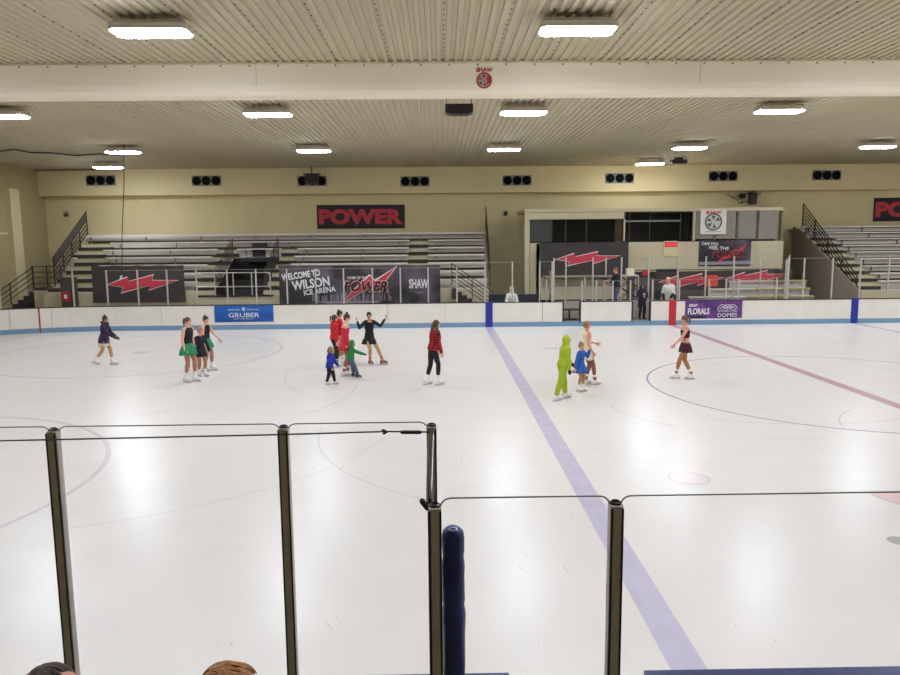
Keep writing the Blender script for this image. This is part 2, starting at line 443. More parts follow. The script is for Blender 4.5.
# floor of the benches behind the boards
g = G(); g.box((2.3, 30.33, 0), (17, 31.75, .2)); struct(g.build('floor_bench', CONC))

# far glass barrier: posts and panes are its parts
def far_barrier(label, posts, y_out, tops, w=.055, panes=True, pz=BH + .03, curve=True, gap=None):
    root = tag(empty('glass_barrier', (posts[0], FARY, 0)), label, 'glass barrier')
    for i, X in enumerate(posts):
        p, nn = far_pt(X, y_out); T = tops[i]
        g = G(); g.box((-w / 2, -.04, pz), (w / 2, .03, T), M.Translation((p.x - posts[0], p.y - FARY, 0)))
        g.build('post', POSTL, root, bevel=.008)
        if panes and i + 1 < len(posts) and not (gap and i in gap):
            q, _ = far_pt(posts[i + 1], y_out); zt = min(T, tops[i + 1]) - .02
            g = G(); a = V((p.x - posts[0], p.y - FARY, 0)); b = V((q.x - posts[0], q.y - FARY, 0)); d = (b - a).normalized() * .03
            a += d; b -= d; t = V((0, .012, 0))
            g.prism([a + V((0, 0, pz)), b + V((0, 0, pz)), b + V((0, 0, zt)), a + V((0, 0, zt))], t)
            g.build('pane', GLASS, root)
            g = G(); g.box((min(a.x, b.x), min(a.y, b.y) - .003, zt - .004), (max(a.x, b.x), min(a.y, b.y) + .015, zt + .010))
            if abs(a.y - b.y) < .02: g.build('pane_edge', mat('glass_edge', (150, 152, 144), .4), root)
    return root
def pxs(L, Y): return [at(x, 265, Y).x for x in L]
PL = [-20.5, -19.1, -17.75] + pxs([72.5, 105, 136, 165.5, 195, 226, 255, 286, 315, 343, 372, 400, 428, 456.7, 485, 512.5, 540, 552.5], FARY)
TL = [2.52] * len(PL)
for i, X in enumerate(PL):
    if X > 1.5: TL[i] = 2.72
far_barrier('tall glass barrier on the far boards left of the gates, slim pale posts', PL, .06, TL)
PB = pxs([581, 592, 603.6, 612.6], FARY)
far_barrier('low glass barrier on the far boards between the two open gates', [5.95, 6.55, 7.25, 7.99], .06, [1.9] * 4)
far_barrier('low glass barrier on the far boards right of the woman in the navy coat', [8.92, 10.05, 11.3, 12.02, 12.55, 14.15], .06, [1.92] * 6)
PR = pxs([789, 805, 833.6, 861.7, 890], FARY) + [20.4, 21.6]
far_barrier('tall glass barrier on the far boards in front of the right bleachers', PR, .06, [2.76] * len(PR))
PK = pxs([554, 566, 593, 606, 621.6, 649, 678, 706, 734, 761, 789], 31.7)
rk = tag(empty('glass_barrier', (PK[0], 31.7, .0)), 'tall glass barrier behind the players boxes, standing in front of the press booth', 'glass barrier')
for i, X in enumerate(PK):
    g = G(); g.box((X - PK[0] - .026, -.03, 0), (X - PK[0] + .026, .03, 2.83)); g.build('post', POSTL, rk)
    if i + 1 < len(PK) and i not in (4,):
        g = G(); g.box((X - PK[0] + .03, -.006, .95), (PK[i + 1] - PK[0] - .03, .006, 2.3)); g.build('pane', GLASS, rk)
g = G(); g.box((.0, -.06, .0), (PK[-1] - PK[0], -.035, .95)); g.build('lower_panel', mat('box_panel', (176, 170, 158), .6), rk)
# side returns of the boxes
for X, lab in ((4.78, 'short glass return at the left end of the players boxes'), (14.62, 'short glass return at the right end of the players boxes')):
    r_ = tag(empty('glass_return', (X, 30.4, .2)), lab, 'glass barrier')
    g = G(); g.box((-.04, 0, -.2), (.04, .07, 2.5)); g.build('post', POSTL, r_)
    g = G(); g.box((-.008, .08, .1), (.008, 1.2, 2.1)); g.build('pane', GLASS, r_)

r_ = tag(empty('table', (5.55, 30.9, .2)), 'small black table seen through the open left gate', 'table')
g = G(); g.box((-.4, -.25, .42), (.4, .25, .46)); g.build('top', BLACK, r_)
g = G(); g.box((-.03, -.03, .04), (.03, .03, .42)); g.build('leg', BLACK, r_)
g = G(); g.box((-.32, -.2, 0), (.32, .2, .04)); g.build('foot', BLACK, r_)
# ------------------------------------------------------------------ ads on the boards
r_, w, h = board('board_advert', at(214, 306, 30.19), at(273, 305.2, 30.19), at(215, 322.5, 30.19), mat('gruber_blue', (18, 62, 150), .4, rgb2=(24, 116, 208), scale=.9, stretch=(.4, 1.6, 1)))
tag(r_, 'blue advert sheet on the far boards reading GRUBER in white', 'advert')
place_text(r_, 'lettering', 'GRUBER', LETWHT, w / 2, h * .43, w * .52, h * .27, bold=.004)
place_text(r_, 'lettering', "ONE CALL", LETWHT, w * .34, h * .76, w * .22, h * .1)
place_text(r_, 'lettering', "THAT'S ALL", LETWHT, w * .65, h * .76, w * .22, h * .1)
place_text(r_, 'lettering', "LAW OFFICES, LLC", LETWHT, w / 2, h * .2, w * .34, h * .08)
flat(r_, 'shield_emblem', [(w * .47, h * .9), (w * .47, h * .72), (w * .495, h * .64), (w * .52, h * .72), (w * .52, h * .9)], mat('pale_blue', (180, 205, 232), .5))
r_, w, h = board('board_advert', at(685, 300.3, 30.19), at(742, 299.5, 30.19), at(685, 318.8, 30.19), mat('domes_purple', (52, 26, 78), .4, rgb2=(122, 66, 150), scale=1.6))
tag(r_, 'purple advert sheet on the far boards reading BRIGHT FLORALS and DOMES', 'advert')
place_text(r_, 'lettering', 'BRIGHT', LETWHT, w * .14, h * .72, w * .15, h * .15, bold=.03)
place_text(r_, 'lettering', 'FLORALS', LETWHT, w * .235, h * .4, w * .38, h * .34, bold=.03)
place_text(r_, 'lettering', 'MITCHELL PARK', LETWHT, w * .74, h * .4, w * .34, h * .09)
place_text(r_, 'lettering', 'DOMES', LETWHT, w * .74, h * .18, w * .34, h * .2, bold=.0)
for cx in (.655, .74, .825):
    for rr in (.088, .052):
        vs = [(w * (cx + rr * cos(a)), h * .48 + w * rr * 1.0 * sin(a)) for a in [pi * i / 14 for i in range(15)]]
        vi = [(w * (cx + (rr - .009) * cos(a)), h * .48 + w * (rr - .009) * sin(a)) for a in [pi * i / 14 for i in range(14, -1, -1)]]
        flat(r_, 'dome_emblem', vs + vi, LETWHT, z=.012 + cx * .004)
flat(r_, 'dark_band', [(0, h * .02), (w * .36, h * .02), (w * .36, h * .12), (0, h * .12)], LETBLK)

# ------------------------------------------------------------------ bleachers
BY0, TR, RI, NR, BZ = 32.0, .85, .352, 7, 1.5
def bleacher(label, xl, xr, gaps, nr=NR, y0=BY0, z0=BZ, fascia=True, tr=TR, ri=RI):
    """xl, xr: functions of depth; gaps: aisles [(x0, x1, row0, row1)], seats are interrupted there and steps stand in"""
    root = tag(empty('bleacher', (xl(y0), y0, 0)), label, 'bleacher'); O = V((xl(y0), y0, 0))
    def P(*a): return V(a) - O
    for i in range(nr):
        ya, yb, z = y0 + i * tr, y0 + (i + 1) * tr, z0 + i * ri
        spans = [(xl(ya), xr(ya))]
        for (a, b, r0, r1, kind) in gaps:
            if kind == 'void' and r0 <= i <= r1:
                ns = []
                for s0, s1 in spans:
                    if a > s0 and b < s1: ns += [(s0, a), (b, s1)]
                    else: ns.append((s0, s1))
                spans = ns
        for s0, s1 in spans:
            g = G(); g.box(P(s0, ya, z - .04), P(s1, yb, z)); g.build('deck', ALUD, root)
            g = G(); g.box(P(s0, yb - .02, z), P(s1, yb, z + ri - .04)); g.build('riser', ALUD, root)
            if i < nr - 1:
                g = G(); g.box(P(s0, yb + tr - .03, z + ri), P(s1, yb + tr - .018, z + ri + .14)); g.build('riser_shade', mat('painted_shade', (64, 58, 50), .8), root)  # dark strip paints in the shade at the riser foot
            ss = [(s0, s1)]
            for (a, b, r0, r1, kind) in gaps:
                if kind == 'aisle' and r0 <= i <= r1:
                    ns = []
                    for t0, t1 in ss:
                        if b <= t0 or a >= t1: ns.append((t0, t1)); continue
                        if a > t0: ns.append((t0, a))
                        if b < t1: ns.append((b, t1))
                    ss = ns
            for t0, t1 in ss:
                if t1 - t0 < .3: continue
                g = G(); g.box(P(t0, ya + .42, z + .36), P(t1, ya + .70, z + .41)); 
                sp = g.build('seat_plank', ALU, root)
                sx = t0 + .4
                while sx < t1:
                    g = G(); g.box(P(sx - .012, ya + .56, z), P(sx + .012, ya + .66, z + .36)); g.build('bracket', mat('bracket_grey', (120, 114, 106), .6), sp); sx += 2.8
        for (a, b, r0, r1, kind) in gaps:
            if kind == 'aisle' and r0 <= i <= r1:
                g = G(); g.box(P(a, ya + .42, z), P(b, yb - .03, z + ri * .5)); s_ = g.build('aisle_step', STEPD, root)
                g = G(); g.box(P(a, ya + .41, z + ri * .5), P(b, ya + .60, z + ri * .5 + .015)); g.build('nosing', YEL, s_)
                g = G(); g.box(P(a, yb - .02, z + ri - .04), P(b, yb + .12, z + ri + .012)); g.build('nosing', YEL, s_)
    i = nr
    g = G(); ya = y0 + nr * tr; z = z0 + nr * ri
    g.box(P(xl(ya), ya, z - .05), P(xr(ya), LWY - .02, z)); g.box(P(xl(ya), ya, z), P(xr(ya), ya + .03, z + .12)); g.build('deck', ALUD, root)
    if fascia:
        fs = [(xl(y0), xr(y0))]
        for (a, b, r0, r1, kind) in gaps:
            if kind == 'void':
                fs = [q for s0, s1 in fs for q in (((s0, a), (b, s1)) if a > s0 and b < s1 else ((s0, s1),))]
        for a, b in fs:
            g = G(); g.box(P(a, y0 - .06, 0), P(b, y0, z0)); g.build('front_wall', CREAM, root)
    return root
VX = (-9.9, -7.75)
def xl1(y): return -17.35 - (y - 32) * .17
def xr1(y): return 2.15 + (y - 32) * .03
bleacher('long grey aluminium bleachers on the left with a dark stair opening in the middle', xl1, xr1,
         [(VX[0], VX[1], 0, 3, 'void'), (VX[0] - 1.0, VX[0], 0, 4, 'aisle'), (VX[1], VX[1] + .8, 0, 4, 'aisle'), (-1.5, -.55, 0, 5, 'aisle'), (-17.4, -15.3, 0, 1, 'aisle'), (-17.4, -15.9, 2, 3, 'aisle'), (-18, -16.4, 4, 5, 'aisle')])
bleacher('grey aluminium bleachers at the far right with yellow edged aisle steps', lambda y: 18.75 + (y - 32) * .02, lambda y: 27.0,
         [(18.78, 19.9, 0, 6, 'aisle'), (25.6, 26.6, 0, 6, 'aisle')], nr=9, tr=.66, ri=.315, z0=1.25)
# side wall under the right bleachers
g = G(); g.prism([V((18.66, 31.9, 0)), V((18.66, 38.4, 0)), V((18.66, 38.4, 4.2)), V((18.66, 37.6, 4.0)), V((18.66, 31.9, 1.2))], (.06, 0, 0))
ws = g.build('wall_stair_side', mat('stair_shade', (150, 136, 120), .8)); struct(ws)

# vomitory: dark stair opening with back panel
vm = tag(empty('stair_opening', (-8.8, 32.0, 0)), 'dark stair opening cut into the left bleachers above the GRUBER advert', 'stairwell')
g = G(); g.box((VX[0] + 8.8, 3.35, 0), (VX[1] + 8.8, 3.4, 2.75)); g.build('back_panel', BANBLK, vm)
for X in (VX[0] + .0, VX[1] - .05):
    g = G(); g.prism([V((X + 8.8, 0, .2)), V((X + 8.8, 3.35, .2)), V((X + 8.8, 3.35, 2.9)), V((X + 8.8, 0, 1.5))], (.05, 0, 0)); g.build('side_panel', STEPD, vm)
for k in range(5):
    g = G(); g.box((VX[0] + 8.85, .1 + k * .5, .9 + k * .05), (VX[1] + 8.75, 3.35, 1.05 + k * .2)); g.build('step', STEPD, vm)
g = G(); g.box((VX[0] + 9.4, 2.2, 2.72), (VX[1] + 8.6, 3.9, 2.9)); g.build('lintel_box', BANBLK, vm)
g = G(); g.box((VX[0] + 9.45, 4.2, 2.9), (VX[0] + 10.1, 4.6, 3.6)); g.build('dark_box', BLACK, vm)

def railing(name, label, a, b, h, nb, np, m, w=.035, solid=0, cat='railing', mesh=False):
    """inclined guard rail from foot a to foot b with posts, nb horizontal bars; optional solid upper band"""
    a, b = V(a), V(b); root = tag(empty(name, a), label, cat)
    H = V((0, 0, h)); d = b - a
    for i in range(np):
        p = d * (i / (np - 1)); g = G(); g.bar(p, p + H * 1.02, w * 1.15, up=V((0, 1, 0))); g.build('rail_post', m, root)
    for k in range(nb):
        z = V((0, 0, h * (1 - k / max(1, nb))))
        g = G(); g.bar(z, d + z, w); g.build('rail_bar', m, root)
    if solid:
        z0, z1 = V((0, 0, h * (1 - solid))), V((0, 0, h * 1.05)); side = d.cross(V((0, 0, 1))).normalized() * .03
        g = G(); g.prism([z0, d + z0, d + z1, z1], side); g.build('rail_cover', m, root)
    return root
T0 = at(53, 258, 32.3); T1 = at(86, 212, 38.0)
railing('stair_railing', 'dark stair railing with solid top band rising along the left end of the bleachers', T0 - V((0, 0, 1.25)), T1 - V((0, 0, 1.25)), 1.25, 6, 5, DARKRAIL, .04, solid=.28)
T0 = at(857, 276, 32.3); T1 = at(803.5, 204, 38.2)
railing('stair_railing', 'black stair railing with six bars rising along the near edge of the right bleachers', T0 - V((0, 0, 1.3)), T1 - V((0, 0, 1.3)), 1.3, 7, 5, BLACK, .04)
T0 = at(486.5, 292, 32.0); T1 = at(486, 211, 38.0)
railing('stair_railing', 'thin dark end railing at the right end of the left bleachers', V((2.22, 32.0, 1.6)), V((2.42, 38.0, 4.2)), 1.15, 5, 5, DARKRAIL, .04)
for X, lab in ((VX[0] - .02, 'dark mesh stair rail on the left side of the stair opening'), (VX[1] + .02, 'dark mesh stair rail on the right side of the stair opening')):
    railing('stair_railing', lab, V((X, 32.15, 1.45)), V((X, 35.2, 2.85)), .95, 7, 4, DARKRAIL, .03)

# landing in front of the opening with pale rail
ld = tag(empty('landing', (-8.8, 31.5, 0)), 'cream stair landing with pale guard rail in front of the stair opening', 'landing')
L0, L1 = at(196, 290, 31.4).x + 8.8, at(270, 290, 31.4).x + 8.8
g = G(); g.box((L0, 0, 0), (L1, .42, 1.28)); g.build('base', CREAM, ld)
g = G(); g.box((L0 - .03, -.03, 1.28), (L1 + .03, .42, 1.34)); g.build('edge_strip', BLACK, ld)
for z in (1.72, 2.32):
    g = G(); g.tube([(L0, 0, z), (L1 - .1, 0, z), (L1, 0, z - .08)], .022, 8); g.build('rail_bar', POSTL, ld)
for k in range(5):
    X = L0 + (L1 - L0) * k / 4; g = G(); g.bar((X, 0, 1.3), (X, 0, 2.33), .04); g.build('rail_post', POSTL, ld)

# stairs: left front and middle right, going down along the boards
def stairs(label, top, bot, Y, w, m, rails=4):
    """flight running along x from top (x,z) to bot (x,z)"""
    root = tag(empty('staircase', (top[0], Y, 0)), label, 'stairs')
    n = 8
    for i in range(n):
        xa = (bot[0] - top[0]) * i / n; xb = (bot[0] - top[0]) * (i + 1) / n; z = top[1] + (bot[1] - top[1]) * (i + 1) / n
        g = G(); g.box((min(xa, xb), 0, max(z - .45, .0)), (max(xa, xb), w, max(z, .08))); st = g.build('step', STEPD, root)
        g = G(); g.box((min(xa, xb), -.01, max(z, .08)), (max(xa, xb), .1, max(z, .08) + .012)); g.build('nosing', CONC, st)
    d = V((bot[0] - top[0], 0, bot[1] - top[1]))
    for k in range(rails):
        z = V((0, -.04, top[1] + .25 + .68 * k / (rails - 1)))
        g = G(); g.bar(z, z + d, .035); g.build('rail_bar', DARKRAIL, root)
    for i in range(3):
        p = V((0, -.04, top[1])) + d * (i / 2); g = G(); g.bar(p, p + V((0, 0, .96)), .04, up=V((0, 1, 0))); g.build('rail_post', DARKRAIL, root)
    return root
a = at(33, 267, 33); b = at(-12, 306, 33)
stairs('dark staircase with black rails climbing at the far left behind the boards', (a.x, a.z - .95), (b.x, b.z - .95 + .3), 33, 1.3, STEPD)
g = G(); lo = tag(empty('landing', (a.x, 32.9, 0)), 'dark railed landing at the top of the far left staircase', 'landing')
bx = at(62, 267, 33).x - a.x
g.box((0, 0, a.z - 1.05), (bx, 1.2, a.z - .95)); g.build('deck', STEPD, lo)
g = G(); g.box((.0, .0, 0), (bx, .05, a.z - 1.05)); g.build('base', CREAM, lo)
for k in range(4):
    g = G(); g.bar((0, 0, a.z - .95 + .25 * (k + 1) - .03), (bx, 0, a.z - .95 + .25 * (k + 1) - .03), .035); g.build('rail_bar', DARKRAIL, lo)
for X in (0, bx * .5, bx):
    g = G(); g.bar((X, 0, a.z - .95), (X, 0, a.z + .05), .04, up=V((0, 1, 0))); g.build('rail_post', DARKRAIL, lo)
a = at(451.5, 264, 31.6); b = at(492, 300, 31.6)
stairs('brown staircase with black rails going down beside the welcome banner', (a.x, a.z - .9), (b.x, b.z - .9 + .35), 31.35, .5, STEPD, 5)

# ------------------------------------------------------------------ banners
def bolt_pts(x0, x1, y0, y1):
    """long jagged lightning bolt"""
    P = [(0, .42), (.42, 1.0), (.40, .72), (.72, 1.12), (.70, .78), (1.0, .62), (.58, .12), (.60, .40), (.22, -.12), (.26, .26)]
    return [(x0 + (x1 - x0) * u, y0 + (y1 - y0) * v) for u, v in P]
def long_bolt(root, x0, x1, yc, hh):
    P = [(0, -.1), (.30, .75), (.31, .28), (.66, .95), (.64, .38), (1, .34), (.58, -.7), (.60, -.18), (.20, -.95), (.23, -.36)]
    W = [(x0 + (x1 - x0) * u, yc + hh * v) for u, v in P]
    flat(root, 'lightning_outline', [(x0 - .06 + (x1 - x0 + .12) * u, yc + hh * 1.14 * v) for u, v in P], LETWHT, z=.012)
    flat(root, 'lightning_bolt', W, BOLTRED, z=.018)
r_, w, h = board('banner', at(92, 265.5, 31.86), at(184.5, 265, 31.86), at(93.5, 302.5, 31.86), BANGRY, sag=.03)
tag(r_, 'charcoal banner with red lightning bolt hung on the left bleachers front', 'banner')
long_bolt(r_, w * .16, w * .93, h * .5, h * .24)
r_, w, h = board('banner', at(540, 242.7, 34.75), at(628.5, 241.8, 34.75), at(540, 277.5, 34.75), BANGRY, sag=.02)
tag(r_, 'charcoal banner with red lightning bolt hung under the dark booth windows', 'banner')
long_bolt(r_, w * .17, w * .9, h * .53, h * .2)
r_, w, h = board('banner', at(655, 272.0, 34.2), at(792, 269, 34.2), at(655, 291, 34.2), BANGRY, sag=.01)
tag(r_, 'long charcoal banner with red lightning bolt below the press booth, right of the blue door', 'banner')
long_bolt(r_, w * .03, w * .5, h * .5, h * .36); long_bolt(r_, w * .52, w * .97, h * .62, h * .34)
# welcome banner
r_, w, h = board('banner', at(279, 265.5, 31.84), at(440.5, 265, 31.84), at(280, 305, 31.84), BANPUR)
tag(r_, 'long dark banner reading WELCOME TO WILSON ICE ARENA and HOME OF THE POWER', 'banner')
place_text(r_, 'lettering', 'WELCOME TO', LETWHT, w * .135, h * .76, w * .24, h * .17, rot=.13, bold=.03)
place_text(r_, 'lettering', 'WILSON', LETWHT, w * .195, h * .545, w * .235, h * .24, rot=.13, bold=.03)
place_text(r_, 'lettering', 'ICE ARENA', LETWHT, w * .25, h * .36, w * .2, h * .14, rot=.13, bold=.03)
P = [(.40, .06), (.50, .34), (.47, .36), (.60, .70), (.57, .70), (.585, .80), (.72, .97), (.625, .60), (.65, .62), (.545, .28), (.58, .28)]
flat(r_, 'lightning_outline', [(w * .39, h * .02), (w * .45, h * .36), (w * .56, h * .78), (w * .595, h * .64), (w * .735, h * .99), (w * .66, h * .58), (w * .5, h * .3)], LETWHT, z=.010)
flat(r_, 'lightning_bolt', [(w * .396, h * .05), (w * .455, h * .36), (w * .562, h * .74), (w * .597, h * .60), (w * .722, h * .95), (w * .655, h * .57), (w * .495, h * .3)], BOLTRED, z=.015)
place_text(r_, 'lettering', 'POWER', LETWHT, w * .535, h * .465, w * .285, h * .30, z=.020, shear=.25, bold=.045)
place_text(r_, 'lettering', 'POWER', BOLTRED, w * .535, h * .465, w * .278, h * .28, z=.025, shear=.25, bold=.035)
place_text(r_, 'lettering', 'POWER', LETBLK, w * .535, h * .465, w * .27, h * .25, z=.030, shear=.25, bold=.015)
place_text(r_, 'lettering', 'HOME OF THE', LETWHT, w * .485, h * .685, w * .12, h * .07, bold=.02, z=.022)
place_text(r_, 'lettering', 'SHAW', LETWHT, w * .865, h * .53, w * .12, h * .24, bold=.03)
flat(r_, 'underline_print', [(w * .82, h * .34), (w * .865, h * .28), (w * .91, h * .34), (w * .865, h * .31)], LETGRY)
g = G()
for k in range(60):
    X = w * (.2 + .5 * random.random()); g.box((X, h * .1, .004), (X + .035, h * (.2 + .12 * random.random()), .008))
g.build('crowd_print', LETGRY, r_)
flat(r_, 'pale_streak', [(w * .3, h * .03), (w * .62, h * .05), (w * .62, h * .1), (w * .2, h * .09)], LETGRY, z=.004)
# POWER banners on the wall
def power(label, tl, tr, bl):
    r_, w, h = board('banner', tl, tr, bl, BANBLK); tag(r_, label, 'banner')
    place_text(r_, 'lettering', 'POWER', LETRED, w * .5, h * .5, w * .96, h * .66, bold=.055, spacing=1.02)
    return r_
power('black banner with red POWER lettering on the back wall above the bleachers', at(316, 205, 39.36), at(404, 204.6, 39.36), at(317.3, 228.8, 39.36))
a = at(874, 198, 39.36); b = at(873, 221.5, 39.36)
power('black banner with red POWER lettering cut by the right picture edge', a, a + V((5.0, 0, .05)), b)
# can you feel the power
r_, w, h = board('banner', at(698.5, 240.5, 35.14), at(750.5, 240.2, 35.14), at(698.5, 266, 35.14), BANPUR)
tag(r_, 'dark banner reading CAN YOU FEEL THE POWER on the press booth', 'banner')
place_text(r_, 'lettering', 'CAN YOU', LETWHT, w * .2, h * .87, w * .32, h * .12, rot=-.05, bold=.02)
place_text(r_, 'lettering', 'FEEL THE', LETWHT, w * .38, h * .70, w * .38, h * .12, rot=-.05, bold=.02)
flat(r_, 'lightning_bolt', [(w * .3, h * .1), (w * .52, h * .42), (w * .7, h * .66), (w * .74, h * .6), (w * .92, h * .9), (w * .8, h * .5), (w * .55, h * .3)], BOLTRED, z=.012)
place_text(r_, 'lettering', 'POWER', BOLTRED, w * .56, h * .46, w * .62, h * .27, z=.018, shear=.25, bold=.04)
place_text(r_, 'lettering', 'POWER', LETBLK, w * .56, h * .46, w * .59, h * .22, z=.024, shear=.25, bold=.015)
flat(r_, 'crowd_print', [(0, h * .04), (w, h * .06), (w, h * .2), (0, h * .16)], LETGRY, z=.003)
# SHAW poster on the booth
r_, w, h = board('poster', at(700.3, 209.6, 35.12), at(726, 209.3, 35.12), at(700.2, 234.4, 35.12), mat('poster_white', (226, 222, 214), .6))
tag(r_, 'white SHAW poster with a round grey emblem on the booth window', 'poster')
def emblem(root, cx, cy, r, z, m1, m2):
    a = [(cx + r * cos(t), cy + r * sin(t)) for t in [2 * pi * i / 28 for i in range(28)]]
    flat(root, 'round_emblem', a, m1, z=z)
    flat(root, 'round_emblem', [(cx + r * .82 * cos(t), cy + r * .82 * sin(t)) for t in [2 * pi * i / 28 for i in range(28)]], m2, z=z + .004)
    for k in range(5):
        t0 = .5 + k * 1.1
        flat(root, 'emblem_dash', [(cx + r * .2 * cos(t0), cy + r * .2 * sin(t0)), (cx + r * .8 * cos(t0 - .3), cy + r * .7 * sin(t0 - .3)), (cx + r * .75 * cos(t0 + .3), cy + r * .75 * sin(t0 + .3))], m1, z=z + .008 + k * .0006)
place_text(r_, 'lettering', 'SHAW', LETRED, w * .5, h * .88, w * .62, h * .13, bold=.05)
emblem(r_, w * .5, h * .5, w * .34, .006, mat('emblem_grey', (88, 86, 86), .6), mat('emblem_pale', (196, 194, 190), .6))
flat(r_, 'fine_print', [(w * .2, h * .09), (w * .8, h * .09), (w * .8, h * .115), (w * .2, h * .115)], mat('print_grey', (140, 138, 134), .6))
# SHAW sticker on the beam
tl = at(474, 67, BY - .01); tr = at(494, 66.8, BY - .01); bl = at(474.2, 89.5, BY - .01)
r_, w, h = board('beam_sticker', tl, tr, bl, BEAM, thick=.004)
tag(r_, 'small SHAW sticker with red and grey roundel on the big beam', 'sticker')
place_text(r_, 'lettering', 'SHAW', mat('sticker_red', (168, 32, 44), .6), w * .52, h * .87, w * .84, h * .2, z=.004, bold=.05)
emblem(r_, w * .5, h * .4, w * .4, .003, mat('sticker_red', (168, 32, 44), .6), mat('sticker_grey', (150, 146, 140), .6))
flat(r_, 'red_patch', [(w * .62, h * .2), (w * .85, h * .3), (w * .85, h * .6), (w * .68, h * .66)], mat('sticker_red', (168, 32, 44), .6), z=.016)

# ------------------------------------------------------------------ press booth
PY = 35.2
def bx(g, x0, y0, x1, y1, Y0, Y1):
    a = at(x0, y0, PY); b = at(x1, y1, PY); g.box((a.x, Y0, min(a.z, b.z)), (b.x, Y1, max(a.z, b.z)))
def booth_box(x0, y0, x1, y1, Y0, Y1, name, m, parent):
    g = G(); bx(g, x0, y0, x1, y1, Y0, Y1); g.v = [v - V(parent.location) for v in g.v]; return g.build(name, m, parent)
bo = tag(empty('press_booth', (at(650, 260, PY).x, PY, 0)), 'cream press booth with a band of dark windows between the two bleachers', 'booth')
booth_box(524.5, 212.5, 783.5, 207, PY, 38.7, 'roof', CREAM, bo)
booth_box(524.5, 300, 529.8, 212.5, PY, PY + .5, 'column', CREAM, bo)
booth_box(529.8, 301, 540, 243, PY + .05, PY + .5, 'column', CREAM, bo)
booth_box(529.8, 219.5, 625.5, 212, PY, PY + .2, 'header', CREAM, bo)
booth_box(540, 245, 629, 242.3, PY - .03, PY + .3, 'sill', mat('sill_grey', (150, 146, 138), .5), bo)
booth_box(536, 300, 628, 243, PY + .05, PY + .2, 'fascia', CREAM, bo)
booth_box(628, 270, 783.5, 240.8, PY, PY + .2, 'fascia', CREAM, bo)
booth_box(629, 257, 690, 256, PY - .03, PY, 'fascia_rib', WALL, bo)
booth_box(628, 272, 783.5, 269.4, PY - .06, PY + .2, 'fascia_trim', CREAM, bo)
booth_box(755.5, 262, 775.5, 241.5, PY - .03, PY, 'access_panel', CREAM, bo)
booth_box(693.2, 240.8, 696, 210, PY, PY + .2, 'mullion', CREAM, bo)
booth_box(779, 300, 783.5, 208, PY, PY + .4, 'column', CREAM, bo)
booth_box(623.6, 241, 625.6, 212, PY, PY + .2, 'mullion', CREAM, bo)
# interior
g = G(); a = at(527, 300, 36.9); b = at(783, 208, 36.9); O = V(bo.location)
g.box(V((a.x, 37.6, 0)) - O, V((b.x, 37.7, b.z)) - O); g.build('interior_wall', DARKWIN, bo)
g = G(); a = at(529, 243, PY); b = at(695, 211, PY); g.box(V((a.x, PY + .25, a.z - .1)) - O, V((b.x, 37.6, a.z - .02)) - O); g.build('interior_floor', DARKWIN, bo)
booth_box(530, 242, 551.5, 219.5, PY + .2, PY + .24, 'grey_blind', mat('blind', (136, 132, 126), .7), bo)
booth_box(616, 242, 623, 219.5, PY + .2, PY + .3, 'brown_curtain', mat('curtain', (136, 112, 90), .8), bo)
for x in (552, 566, 587): booth_box(x - .6, 242, x + .6, 219.5, PY + .08, PY + .14, 'mullion', mat('mullion_dark', (70, 66, 62), .4, .4), bo)
for x in (630, 650.4, 681): booth_box(x - .7, 240.8, x + .7, 211, PY + .08, PY + .14, 'mullion', mat('mullion_dark', (70, 66, 62), .4, .4), bo)
booth_box(626, 222, 681, 219.8, PY + .08, PY + .14, 'transom', mat('transom', (126, 126, 122), .4, .4), bo)
for x in (684, 688, 691): booth_box(x - .4, 240, x + .4, 211, PY + .4, PY + .45, 'cable', mat('cable_grey', (120, 116, 110), .5), bo)
booth_box(530, 242, 623.6, 219.6, PY + .16, PY + .17, 'window_pane', WGLASS, bo)
booth_box(625.6, 240.8, 693.4, 211, PY + .16, PY + .17, 'window_pane', WGLASS, bo)
for x0, x1 in ((696, 715), (716.5, 736.8), (738.2, 757.4), (758.8, 779)): booth_box(x0, 239, x1, 210.5, PY + .06, PY + .09, 'grey_window', GREYPAN, bo)
for x in (715.7, 737.5, 758.1): booth_box(x - .7, 240, x + .7, 210, PY + .02, PY + .1, 'mullion', CREAM, bo)
# red display
r_ = tag(empty('led_display', at(671, 247, PY - .1)), 'small red LED clock box on the press booth fascia', 'display')
L = V(r_.location)
g = G(); a = at(664, 256.5, PY - .1); b = at(678, 241, PY - .1); g.box(V((a.x, PY - .08, a.z)) - L, V((b.x, PY - .004, b.z)) - L); g.build('housing', WALL, r_)
a = at(665, 247, PY - .1); b = at(677.5, 242, PY - .1)
g = G(); g.box(V((a.x, PY - .1, a.z)) - L, V((b.x, PY - .08, b.z)) - L); g.build('screen', mat('led_back', (120, 14, 26), .4, emit=.5), r_)
for k in range(4):
    X0 = a.x + (b.x - a.x) * (.1 + .22 * k); g = G(); g.box(V((X0, PY - .106, a.z + (b.z - a.z) * .2)) - L, V((X0 + (b.x - a.x) * .14, PY - .1, a.z + (b.z - a.z) * .8)) - L); g.build('digit', REDEM, r_)
